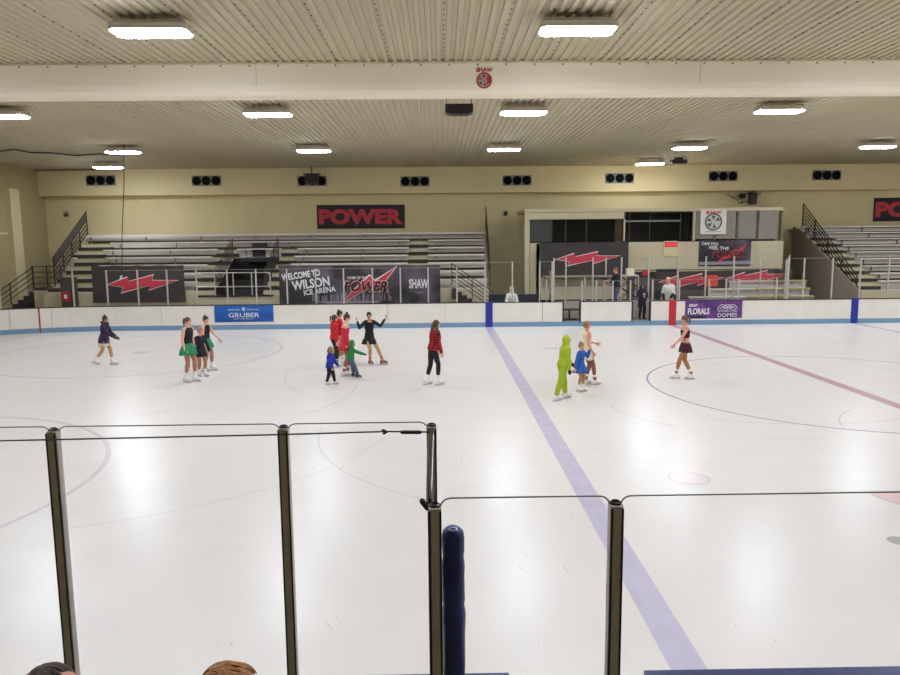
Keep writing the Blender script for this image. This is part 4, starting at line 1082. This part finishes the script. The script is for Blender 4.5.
        if kind == 'bald':
            g = G()
            for i in range(13):
                t = pi * (.42 + 1.16 * i / 12); d = hd * cos(t) * hdp + hl * sin(t) * hw
                g.tube([hc + d * 1.0 + hu * hsz * .42, hc + d * 1.04 + hu * hsz * .05, hc + d * .98 - hu * hsz * .35], [hsz * .07, hsz * .13, hsz * .10], 8)
        if kind in ('quiff', 'receding'):
            # scalp cap plus combed locks running from the crown forward
            bk = .16 if kind == 'quiff' else .52
            cc = hc + hu * hsz * .20 - hd * hdp * bk; ra, rb, rc = hdp * 1.0, hw * 1.08, hsz * .88
            g.ell(cc, hd * ra, hl * rb, hu * rc, 24, 14); g.ell(hc - hd * hdp * .42 - hu * hsz * .15, hd * hdp * .66, hl * hw * 1.0, hu * hsz * .66)
            link('hair', remesh(g, .006, 2), hm, root, True)
            g = G(); rnd = random.Random(5)
            for i in range(230):
                az = rnd.uniform(-1.25, 1.25); e0 = rnd.uniform(-1.0, .75); L_ = rnd.uniform(.35, .6); pts = []; rr_ = []
                for q in range(5):
                    f_ = e0 + L_ * q / 4                       # travels along the head from back to front
                    th = pi / 2 - f_ * .95
                    lift = 1.012 + .012 * sin(q * .8) + ((.34 * max(0, f_ - .30)) if kind == 'quiff' else 0)
                    pts.append(cc + hd * ra * lift * cos(th) * cos(az * .5) + hl * rb * lift * sin(az) * (.45 + .5 * sin(th)) + hu * rc * lift * sin(th) * cos(az * .75))
                    rr_.append(hsz * (.03, .042, .042, .034, .012)[q])
                g.tube(pts, rr_, 5)
            g.build('combed_hair', mat('lock_' + hair[0], tuple(min(255, int(v * 1.12)) for v in hair[1]), .5, var=.35, scale=60), root, True)['kind'] = 'stuff'
        else:
            hmesh = remesh(g, max(.006, hsz * .06), 2); link('hair', hmesh, hm, root, True)
    # clothing
    def sleeve(g, o, t0=0, t1=1.0, cuff=0):
        for s, (sh, el, wr, fd) in zip((1, -1), ar):
            pts = [shc + ls * s * .055 * k, sh, sh.lerp(el, .5), el, el.lerp(wr, .4), el.lerp(wr, .96)]
            rad = [.036 * k + o, .034 * k + o, .029 * k + o, .025 * k + o, .023 * k + o, .019 * k + o + cuff]
            nn = {1.0: 6, .5: 4, .25: 3}[t1]
            g.tube(pts[:nn], rad[:nn], 12)
    def torso(g, o, z0=-.3, z1=1.0, flare=0):
        """z0..z1 in torso lengths above the hip joint"""
        ss = []
        zs = [-.19, 0, .2, .36, .56, .7, .84, .93]
        fr = [1.0, 1, 1, 1, 1, 1, 1, .9]
        for zz, (c, ax, ay) in zip(zs, secs):
            if zz < z0 or zz > z1: continue
            e = flare * max(0, (.3 - zz))
            ss.append((c, ax * (1 + (o + e) / ax.length), ay * (1 + (o + e) / ay.length)))
        if z0 < -.2:
            c, ax, ay = secs[1]; e = flare * (.3 - z0)
            ss.insert(0, (pel + up * tors * z0, ax * (1 + (o + e) / ax.length), ay * (1 + (o + e) / ay.length)))
        g.loft(ss)
    def cloth(g, name, m, vx=.012): return link(name, remesh(g, vx, 3), m, root, True)
    def leggings(name, m, o, t=1.0, hips=True, flare=0):
        g = G()
        for hip, kn, A, toe, side, tu in legs:
            pts = [hip + V((0, 0, .01)), hip.lerp(kn, .3), hip.lerp(kn, .75), kn, kn.lerp(A, .3), kn.lerp(A, .72), kn.lerp(A, t)]
            g.tube(pts, [.045 * k + o, .048 * k + o, .040 * k + o, .035 * k + o, .036 * k + o, .025 * k + o, .022 * k + o + flare], 14)
        if hips:
            ss = [(c, ax * (1 + o / ax.length), ay * (1 + o / ay.length)) for c, ax, ay in secs[:3]]; g.loft(ss)
        return cloth(g, name, m)
    def skirt(name, m, ztop, zhem, flare=.06, n=9, depth=.014, wav=1):
        g = G(); rr = []; seg = 54
        for outer in (1, 0):
            idx = range(7) if outer else range(6, -1, -1)
            for i in idx:
                u = i / 6; z = ztop + (zhem - ztop) * u
                c, ax, ay = secs[1]; ctr = V((pel.x + (z - pel.z) * math.tan(lean) * (1 if z > pel.z else .2), 0, z))
                rx = ax.length * (.86 + .2 * min(1, u * 2)) + .018 + flare * u - (0 if outer else .006); ry = ay.length * (.84 + .2 * min(1, u * 2)) + .018 + flare * u - (0 if outer else .006)
                rr.append([ctr + V((rx * cos(t), ry * sin(t), 0)) * (1 + wav * depth * u * 8 * cos(n * t + 1.3)) + V((0, 0, -.008 * u * cos(2 * n * t))) for t in [2 * pi * j / seg for j in range(seg)]])
        g.rings(rr, cap=False); return g.build(name, m, root, True)
    def hood_up(m, o=1.2):
        g = G(); g.ell(hc + hu * hsz * .16 - hd * hdp * .32, hd * hdp * 1.08, hl * hw * 1.32, hu * hsz * 1.10)
        g.tube([neckb - up * .01 * H, hc - hu * hsz * .7 - hd * hdp * .25], [.062 * H, .058 * H], 14)
        return cloth(g, 'hood', m)
    def hood_down(m):
        g = G(); cc = neckb + up * .015 * H
        pts = [cc + M.Rotation(t, 3, up) @ (fs * .062 * H) - up * .012 * H * cos(t) for t in [2 * pi * i / 14 for i in range(15)]]
        g.tube(pts, .028 * H, 8); return cloth(g, 'hood', m)
    api = dict(sleeve=sleeve, torso=torso, cloth=cloth, leggings=leggings, skirt=skirt, hood_up=hood_up, hood_down=hood_down, H=H, pel=pel, tors=tors, legs=legs, ar=ar, hc=hc, hu=hu, hd=hd, hl=hl, hsz=hsz, root=root, up=up, fw=fs, lf=ls, chest=chest, neckb=neckb, k=k, G=G, shc=shc, secs=secs)
    if outfit: outfit(api)
    # skates or shoes
    bootc = {'white': (236, 232, 226), 'black': (34, 32, 34), 'tan': (150, 104, 66), 'shoe': (40, 36, 34)}.get(skates or 'shoe', (40, 36, 34))
    bm2 = mat('boot_' + (skates or 'shoe'), bootc, .45)
    sc_ = H / 1.6
    for hip, kn, A, toe, side, tu in legs:
        g = G(); sole = A - tu * .05 * H
        shaft = (kn - A).normalized()
        if skates: g.tube([A - tu * .02 * H, A + shaft * .03 * H, A + shaft * .072 * H], [.03 * H, .0275 * H, .031 * H], 14)
        g.tube([sole - toe * .034 * H + tu * .024 * H, sole + tu * .026 * H + toe * .02 * H, sole + toe * .066 * H + tu * .018 * H, sole + toe * .1 * H + tu * .014 * H], [.027 * H, .028 * H, .024 * H, .018 * H], 12)
        g.bar(sole - toe * .055 * H - tu * .0, sole + toe * .112 * H - tu * .0, .04 * H, .012 * H, up=tu)
        if skates: g.bar(sole - toe * .05 * H - tu * .012 * H, sole - toe * .012 * H - tu * .012 * H, .034 * H, .022 * H, up=tu)
        bt = link('skate' if skates else 'shoe', remesh(g, .009, 3), bm2, root, True)
        if skates:
            g = G(); zb = -(base - .0) ; w_ = .0022 * 1.6
            def PT(x, z): return sole + toe * x * sc_ + tu * z
            pts = [PT(-.115, zb + .012), PT(-.105, zb + .002), PT(-.05, zb), PT(.1, zb), PT(.165, zb + .006), PT(.188, zb + .03), PT(.175, zb + .05), PT(.15, zb + .03), PT(.135, -.0), PT(.08, -.0), PT(.07, zb + .035), PT(-.01, zb + .035), PT(-.03, -.01), PT(-.075, -.01), PT(-.085, zb + .026)]
            g.prism([p - side * .004 for p in pts], side * .008)
            g.build('blade', BLADE, bt)
    return root

def F(name, rgb, **k): return fab(name, rgb, **k)
def tights(api, name, rgb, o=.004, t=1.0, flare=0): return api['leggings']('tights', F(name, rgb, rough=.6), o, t, flare=flare)
DN = ((.05, .16, -1), (.2, .05, -1))

# 1 girl in purple jacket
def o1(a):
    tights(a, 'tan_tights', (186, 142, 92))
    g = G(); a['torso'](g, .022, -.24, 1, .10); a['sleeve'](g, .016); a['cloth'](g, 'jacket', F('purple', (48, 34, 66)))
    a['skirt']('dress_hem', F('cream', (214, 198, 170)), a['pel'].z + .02, a['pel'].z - .155 * a['H'], .03, 7)
    a['hood_down'](F('furdark', (62, 52, 52)))
    for sh, el, wr, fd in a['ar']:
        g = G(); g.ell(wr + fd * .045 * a['H'], fd * .05 * a['H'], fd.orthogonal().normalized() * .026 * a['H'], fd.cross(fd.orthogonal().normalized()) * .026 * a['H']); a['cloth'](g, 'mitten', F('glove_black', (30, 26, 34)))
person('skater in a dark purple jacket with bun and tan tights, alone at far left', 1.47, atz(106.5, 365, 0), 0, [(.16, .06, 0, 0, 0), (-.27, -.07, .05, .1, .42)], -.02, .12,
       [((.35, .15, -1), (.8, 0, -.7)), ((.55, .12, -1), (.9, 0, -.55))], (0, .05), o1, 'tan', ('darkbun', (34, 26, 24), 'highbun'))

# 2, 4 green skirts; 3 small child
def green(a):
    tights(a, 'nude_tights', (176, 122, 100))
    g = G(); a['torso'](g, .012, -.02, .95); a['cloth'](g, 'leotard', F('black_knit', (24, 24, 28)))
    a['skirt']('skirt', F('green_satin', (20, 132, 78), rough=.4, var=.25, scale=9), a['pel'].z + .06 * a['H'], a['pel'].z - .125 * a['H'], .06, 8, .016)
person('skater in black top and green skirt with ponytail, left one of the trio', 1.69, atz(190, 382, 0), -22, [(.10, .09, 0, .1, 0), (-.06, -.08, 0, -.1, 0)], 0, .03,
       [((-.05, .12, -1), (.15, .0, -1)), ((-.05, .14, -1), (.22, -.05, -1))], (-.05, .05), green, 'fair', ('brown', (96, 66, 44), 'pony'))
person('skater in black top and green skirt with bun, right one of the trio', 1.56, atz(207.5, 371, 0), -12, [(.10, .09, 0, .1, 0), (-.04, -.07, 0, -.1, 0)], 0, .03,
       [((.45, .35, -1), (.75, .25, -.9)), ((.05, .16, -1), (.2, .1, -1))], (-.1, .05), green, 'fair', ('darkbrown', (58, 40, 32), 'bun'))
def kidblack(a):
    tights(a, 'nude_tights', (176, 122, 100))
    g = G(); a['torso'](g, .014, -.22, .95); a['sleeve'](g, .010); a['cloth'](g, 'dress', F('navy_black', (24, 26, 38)))
    a['skirt']('skirt', F('navy_black', (24, 26, 38)), a['pel'].z + .02, a['pel'].z - .13 * a['H'], .03, 7)
person('small smiling child in a black dress between the two green skirts', 1.33, atz(202, 376.5, 0), -38, [(.08, .06, 0, .1, 0), (-.05, -.06, 0, -.1, 0)], 0, .03,
       [((.05, .35, -1), (.2, .2, -1)), ((.05, .35, -1), (.2, .2, -1))], (-.1, 0), kidblack, 'rose', ('blond', (168, 122, 84), 'bun'), 1.14)

# 5 red jacket, 6 behind, 7 pink red dress
def redj(a):
    a['leggings']('trousers', F('black_stretch', (26, 24, 28)), .008)
    g = G(); a['torso'](g, .018, -.12, 1, .03); a['sleeve'](g, .014); g.tube([a['neckb'] - a['up'] * .01, a['neckb'] + a['up'] * .025], .055 * a['H'], 12); a['cloth'](g, 'jacket', F('red', (192, 26, 36)))
person('skater in a red jacket and black trousers with ponytail, left of the red dress', 1.53, atz(335, 368, 0), 28, [(.09, .08, 0, 0, 0), (-.08, -.08, 0, 0, 0)], 0, .03,
       [((.05, .14, -1), (.5, -.1, -.9)), ((-.15, .2, -1), (.15, -.05, -1))], (.1, .08), redj, 'fair', ('darkbrown', (58, 40, 32), 'pony'))
def redb(a):
    tights(a, 'tan_tights', (186, 142, 92))
    g = G(); a['torso'](g, .014, -.15, 1, .02); a['sleeve'](g, .012); a['cloth'](g, 'jacket', F('red', (192, 26, 36)))
person('skater in red top and tan tights half hidden behind the red jacket', 1.6, atz(340, 364.5, 0), 12, [(.08, .08, 0, 0, 0), (-.05, -.06, 0, 0, 0)], 0, .03,
       [((.1, .16, -1), (.4, -.1, -1)), ((.25, .18, -1), (.55, -.15, .95))], (.2, .05), redb, 'fair', ('darkbrown', (58, 40, 32), 'bun'))
def pinkd(a):
    tights(a, 'rose_tights', (172, 104, 96), t=1.0, flare=.014)
    g = G(); a['torso'](g, .009, -.05, .78); a['cloth'](g, 'dress', F('crimson', (208, 34, 62)))
    g = G()
    for s, (sh, el, wr, fd) in zip((1, -1), a['ar']): g.tube([sh.lerp(el, .3), sh.lerp(el, .6), el, el.lerp(wr, .9)], [.037 * a['k'], .037 * a['k'], .034 * a['k'], .026 * a['k']], 12)
    a['cloth'](g, 'sleeve', F('crimson', (208, 34, 62)))
    a['skirt']('skirt', F('crimson', (208, 34, 62)), a['pel'].z + .05, a['pel'].z - .13 * a['H'], .045, 8, .012)
person('skater in a crimson off-shoulder dress holding the green toddler by the hand', 1.68, atz(346, 376, 0), 8, [(.05, .07, 0, 0, 0), (-.05, -.07, 0, .1, 0)], 0, .05,
       [((.0, .14, -1), (.12, -.1, -1)), ((-.12, .13, -1), (.10, -.02, -1))], (-.05, .22), pinkd, 'fair', ('darkbrown', (58, 40, 32), 'highbun'))
# 8 black dress arms out
def blackd(a):
    tights(a, 'tan_tights', (186, 142, 92), .003, 1.05, .014)
    g = G(); a['torso'](g, .013, -.2, .86); a['sleeve'](g, .008); a['cloth'](g, 'dress', F('black_dress', (20, 20, 24)))
    a['skirt']('skirt', F('black_dress', (20, 20, 24)), a['pel'].z + .04, a['pel'].z - .115 * a['H'], .05, 7, .015)
person('skater in a black long-sleeved dress with both arms raised to the sides', 1.55, atz(370, 364.5, 0), -62, [(.20, .32, 0, .7, 0), (.06, -.02, 0, .2, 0)], 0, .02,
       [((.1, 1.0, -.62), (-.1, .72, .95)), ((.35, .95, -.75), (.35, .42, .95))], (-.35, .02), blackd, 'tan', ('black', (30, 24, 24), 'lowbun'), skates='tan')
# 9 blue toddler
def btod(a):
    a['leggings']('trousers', F('black_stretch', (26, 24, 28)), .016)
    g = G(); a['torso'](g, .028, -.28, 1, .03); a['sleeve'](g, .024); g.tube([a['neckb'] - a['up'] * .02, a['neckb'] + a['up'] * .01], .075 * a['H'], 12); a['cloth'](g, 'jacket', F('royal_blue', (30, 48, 150)))
person('toddler in a royal blue jacket and black trousers left of the crimson dress', .97, atz(330.3, 384.5, 0), -18, [(.10, .05, 0, 0, 0), (-.06, -.06, 0, 0, 0)], 0, .10,
       [((.35, .2, -1), (.7, .1, -.9)), ((.2, .2, -1), (.5, .1, -1))], (-.1, .05), btod, 'fair', ('lightbrown', (142, 108, 78), 'bob'), 1.42)
# 10 green toddler
def gtod(a):
    a['leggings']('jeans', F('denim', (78, 88, 112)), .022)
    g = G(); a['torso'](g, .032, -.2, 1, .03); a['sleeve'](g, .024); a['cloth'](g, 'jacket', F('kelly_green', (26, 128, 66)))
    a['hood_up'](F('kelly_green', (26, 128, 66)))
    for sh, el, wr, fd in a['ar']:
        g = G(); g.ell(wr + fd * .05 * a['H'], fd * .055 * a['H'], fd.orthogonal().normalized() * .03 * a['H'], fd.cross(fd.orthogonal().normalized()) * .03 * a['H']); a['cloth'](g, 'mitten', F('mitten_green', (20, 78, 48)))
person('toddler in a green hooded jacket and jeans reaching forward with one arm', 1.0, atz(353, 377.8, 0), 12, [(.02, .10, 0, 0, 0), (.12, -.09, 0, 0, 0)], -.05, .16,
       [((-.15, .6, .1), (-.3, .1, 1)), ((.9, .15, -.42), (1, .1, -.35))], (-.1, .1), gtod, 'fair', None, 1.38, skates='black')
# 11 plaid
def plaid(a):
    a['leggings']('leggings', F('black_stretch', (26, 24, 28)), .006)
    g = G(); a['torso'](g, .020, -.12, 1, .03); a['sleeve'](g, .016); a['cloth'](g, 'shirt', PLAID)
person('skater in a red plaid shirt and black leggings with very long brown hair', 1.63, atz(433, 385, 0), 25, [(-.13, .10, 0, .1, 0), (.10, -.09, 0, 0, 0)], .0, .15,
       [((.2, .12, -1), (.5, 0, -1)), ((.12, .12, -1), (.30, -.05, -1))], (-.35, .1), plaid, 'fair', ('chestnut', (84, 58, 44), 'long'))
# 12 lime
def lime(a):
    m = F('lime', (160, 182, 30))
    a['leggings']('trousers', m, .024, .9)
    g = G(); a['torso'](g, .026, -.15, 1, .02); a['sleeve'](g, .02); a['cloth'](g, 'hoodie', m)
    a['hood_up'](m)
    for sh, el, wr, fd in a['ar']:
        g = G(); g.ell(wr + fd * .045 * a['H'], fd * .055 * a['H'], fd.orthogonal().normalized() * .028 * a['H'], fd.cross(fd.orthogonal().normalized()) * .028 * a['H']); a['cloth'](g, 'glove', F('glove_black', (30, 26, 34)))
    for s in (1, -1):
        g = G(); c = a['chest'] + a['fw'] * (.075 * a['k'] + .02) + a['lf'] * s * .035; g.ell(c, a['fw'] * .014, a['lf'] * .03, a['up'] * .035); g.build('black_patch', F('glove_black', (30, 26, 34)), a['root'], True)
person('skater in a lime green hooded suit with black gloves right of the blue line', 1.46, atz(563, 400, 0), 18, [(.12, .12, 0, .05, 0), (-.20, -.06, 0, .05, .0)], -.02, .17,
       [((.4, .18, -1), (.8, .0, -.8)), ((-.05, .16, -1), (.12, 0, -1))], (-.05, .05), lime, 'tan', None, 1.06)
# 13 blue coat child
def bchild(a):
    tights(a, 'tan_tights', (186, 142, 92))
    m = F('azure', (32, 92, 168))
    g = G(); a['torso'](g, .018, -.2, 1, .04); a['sleeve'](g, .016); a['cloth'](g, 'coat', m)
    a['skirt']('coat_skirt', m, a['pel'].z + .04, a['pel'].z - .15 * a['H'], .07, 6, .02)
person('small child in a bright blue flared coat between lime suit and yellow top', 1.18, atz(580, 391.5, 0), -35, [(.04, .05, 0, .1, 0), (-.02, -.05, 0, -.1, 0)], 0, .04,
       [((.4, .5, -.6), (.2, -.1, 1)), ((-.1, .5, -1), (-.1, .35, -1))], (-.1, .0), bchild, 'fair', ('sandy', (140, 100, 70), 'bun'), 1.16)
# 14 yellow top
def yellow(a):
    tights(a, 'brown_tights', (140, 84, 70), .003, 1.02, .014)
    m = F('pale_yellow', (226, 202, 132), rgb2=(236, 226, 202), scale=2.2)
    g = G(); a['torso'](g, .018, -.2, .95); a['cloth'](g, 'dress', m)
    a['skirt']('skirt', F('ivory', (226, 214, 194)), a['pel'].z + .03, a['pel'].z - .14 * a['H'], .02, 7, .008)
person('skater in a pale yellow dress and brown tights looking to the right', 1.6, atz(587, 385, 0), 12, [(.0, .08, 0, 0, 0), (.18, -.06, 0, 0, 0)], -.02, -.01,
       [((.45, .2, -1), (1.0, .1, -.25)), ((-.2, .25, -1), (.55, -.05, -.9))], (-.05, -.1), yellow, 'rose', ('darkblond', (150, 110, 78), 'lowbun'))
# 15 burgundy
def burg(a):
    tights(a, 'caramel_tights', (172, 118, 62), .003, 1.02, .012)
    m = F('burgundy', (66, 20, 34))
    g = G(); a['torso'](g, .013, .3, .78); a['cloth'](g, 'top', m)
    g = G(); a['torso'](g, .014, -.2, .12); a['cloth'](g, 'briefs', m)
    g = G(); a['torso'](g, .016, .15, .22) if False else g.loft([(c + a['up'] * dz, ax * 1.28, ay * 1.2) for c, ax, ay in (a['secs'][2],) for dz in (-.012, .022)]); a['cloth'](g, 'waistband', F('nude_band', (214, 176, 160)))
    a['skirt']('skirt', m, a['pel'].z + .045 * a['H'], a['pel'].z - .105 * a['H'], .028, 7, .01)
    g = G(); g.tube([a['chest'] + a['lf'] * .05 + a['fw'] * .06, a['neckb'] + a['fw'] * .015 + a['lf'] * .045, a['neckb'] - a['fw'] * .05], .008, 6); g.tube([a['chest'] - a['lf'] * .05 + a['fw'] * .06, a['neckb'] + a['fw'] * .015 - a['lf'] * .045, a['neckb'] - a['fw'] * .05], .008, 6)
    g.build('halter_strap', m, a['root'], True)
person('skater in a burgundy halter dress walking left inside the centre circle', 1.64, atz(684.5, 379, 0), 182, [(.20, -.05, 0, 0, 0), (-.15, .05, 0, 0, .0)], .0, .06,
       [((.65, .15, -1), (.85, -.05, -.85)), ((-.62, .22, -1), (-.28, .12, -1))], (.05, .05), burg, 'rose', ('brown', (96, 66, 44), 'pony'))

# people behind the boards
def navy(a):
    a['leggings']('trousers', F('black_stretch', (26, 24, 28)), .014)
    g = G(); a['torso'](g, .032, -.55, 1, .03); a['sleeve'](g, .024); g.tube([a['neckb'] - a['up'] * .02, a['neckb'] + a['up'] * .02], .05 * a['H'], 12); a['cloth'](g, 'coat', F('navy_coat', (30, 32, 58)))
person('woman in a long navy coat with dark hair standing in the open gate', 1.5, (at(642, 300, 30.75).x, 30.75), -82, [(.03, .09, 0, .1, 0), (0, -.09, 0, -.1, 0)], 0, .02,
       [((.15, .3, -1), (.7, -.75, .05)), ((.2, .3, -1), (.7, -.6, .35))], (-.1, .0), navy, 'fair', ('black', (30, 24, 24), 'bob'), skates=None, floor=.2)
def jeans(a):
    a['leggings']('jeans', F('denim_blue', (72, 82, 104)), .018)
    g = G(); a['torso'](g, .02, -.12, 1, .02); a['sleeve'](g, .018); a['cloth'](g, 'sweater', F('black_sweater', (28, 26, 30)))
person('man in black sweater and jeans standing behind the boards facing left', 1.8, (at(616.5, 300, 31.2).x, 31.2), 190, [(.04, .09, 0, .1, 0), (-.03, -.09, 0, -.1, 0)], 0, .04,
       [((.4, .15, -1), (1, -.1, .15)), ((.4, .15, -1), (1, -.1, .05))], (-.1, .15), jeans, 'rose', ('reddishbrown', (120, 82, 60), 'short'), skates=None, floor=.6, girth=1.1)
r_ = tag(empty('standing_platform', (at(616.5, 300, 31.2).x, 31.2, .2)), 'low grey platform under the man in jeans', 'platform')
g = G(); g.box((-.5, -.4, .3), (.5, .4, .4)); g.build('top', ALUD, r_)
for s in (-.45, .45):
    g = G(); g.box((s - .03, -.35, 0), (s + .03, .35, .3)); g.build('leg', POSTL, r_)
r_ = tag(empty('camcorder', at(604.5, 278.5, 31.2)), 'small black camera held by the man in jeans', 'camera')
g = G(); g.box((-.13, -.05, -.06), (.13, .05, .06)); g.build('body', BLACK, r_, bevel=.012); g = G(); g.tube([(-.13, 0, 0), (-.2, 0, 0)], .035, 12); g.build('lens', DARKRAIL, r_)
def vest(a):
    a['leggings']('trousers', F('grey_trouser', (70, 68, 72)), .016)
    g = G(); a['torso'](g, .034, -.25, 1, .03); a['sleeve'](g, .03, 0, .5); a['cloth'](g, 'vest', F('white_vest', (228, 224, 218)))
    g = G(); a['sleeve'](g, .018); a['cloth'](g, 'sleeve', F('black_sweater', (28, 26, 30)))
SIT = [(.42, .1, 0, .1, 0), (.42, -.1, 0, -.1, 0)]
def stool(label, x, y, z0, zt):
    r_ = tag(empty('bench', (x, y, z0)), label, 'bench')
    g = G(); g.box((-.5, -.16, zt - .05), (.5, .16, zt)); g.build('seat', ALU, r_)
    for s in (-.4, .4):
        g = G(); g.box((s - .03, -.14, 0), (s + .03, .14, zt - .05)); g.build('leg', ALUD, r_)
px_ = at(668.5, 290, 31.15)
person('grey haired man in a white vest with black sleeves sitting behind the red stripe', 1.78, (px_.x + .1, 31.25), 225, SIT, 0, .12,
       [((.15, .25, -1), (.7, -.2, -.6)), ((.1, .25, -1), (.7, -.2, -.6))], (-.3, .2), vest, 'fair', ('grey', (168, 160, 150), 'bald'), skates=None, floor=.2, seated=.42, girth=1.1)
stool('low bench under the man in the white vest', px_.x, 31.27, .2, .33)
def white(a):
    a['leggings']('trousers', F('grey_trouser', (70, 68, 72)), .016)
    m = F('white_jacket', (222, 216, 206))
    g = G(); a['torso'](g, .03, -.2, 1, .02); a['sleeve'](g, .026); a['cloth'](g, 'jacket', m)
    a['hood_up'](m)
px_ = at(512, 295, 30.75)
person('person in a white hooded jacket sitting low behind the boards right of the blue stripe', 1.62, (px_.x + .02, 31.1), -95, SIT, 0, .1,
       [((.3, .25, -1), (.9, -.3, -.3)), ((.3, .25, -1), (.9, -.3, -.3))], (0, .15), white, 'fair', None, skates=None, floor=.0, seated=.52, girth=1.05)
stool('low bench under the person in the white hooded jacket', px_.x + .02, 31.12, 0, .42)

# spectators at the bottom edge
def dark_top(a):
    a['leggings']('trousers', F('denim', (78, 88, 112)), .016)
    g = G(); a['torso'](g, .02, -.12, 1, .02); a['sleeve'](g, .018); a['cloth'](g, 'shirt', F('dark_shirt', (44, 44, 56)))
hh = at(216, 665, 2.45)
person('man with combed ginger brown hair seen from behind, bottom edge', hh.z - .02 - .30, (hh.x - .015, 2.45), 4, [(.02, .1, 0, .1, 0), (0, -.1, 0, -.1, 0)], 0, .03, None, (0, .1), dark_top, 'rose', ('ginger', (158, 108, 60), 'quiff'), skates=None, floor=.3, girth=1.1, voxel=.008)
hh = at(45, 672, 2.45)
person('man with dark cropped hair and high forehead seen from behind, bottom left corner', hh.z - .30, (hh.x + .0, 2.45), -8, [(.02, .1, 0, .1, 0), (0, -.1, 0, -.1, 0)], 0, .03, None, (0, .1), dark_top, 'rose', ('darkcrop', (66, 46, 34), 'receding'), skates=None, floor=.3, girth=1.1, voxel=.008)

# ------------------------------------------------------------------ light levels
d = DIFF.node_tree.nodes['Principled BSDF']; d.inputs['Emission Strength'].default_value = 101
w_ = bpy.data.worlds.new('world'); sc.world = w_; w_.use_nodes = True
w_.node_tree.nodes['Background'].inputs[0].default_value = (.9, .85, .78, 1); w_.node_tree.nodes['Background'].inputs[1].default_value = .0
sc.cycles.use_denoising = True
sc.cycles.max_bounces = 8; sc.cycles.diffuse_bounces = 5; sc.cycles.transparent_max_bounces = 16
sc.cycles.sample_clamp_indirect = 6
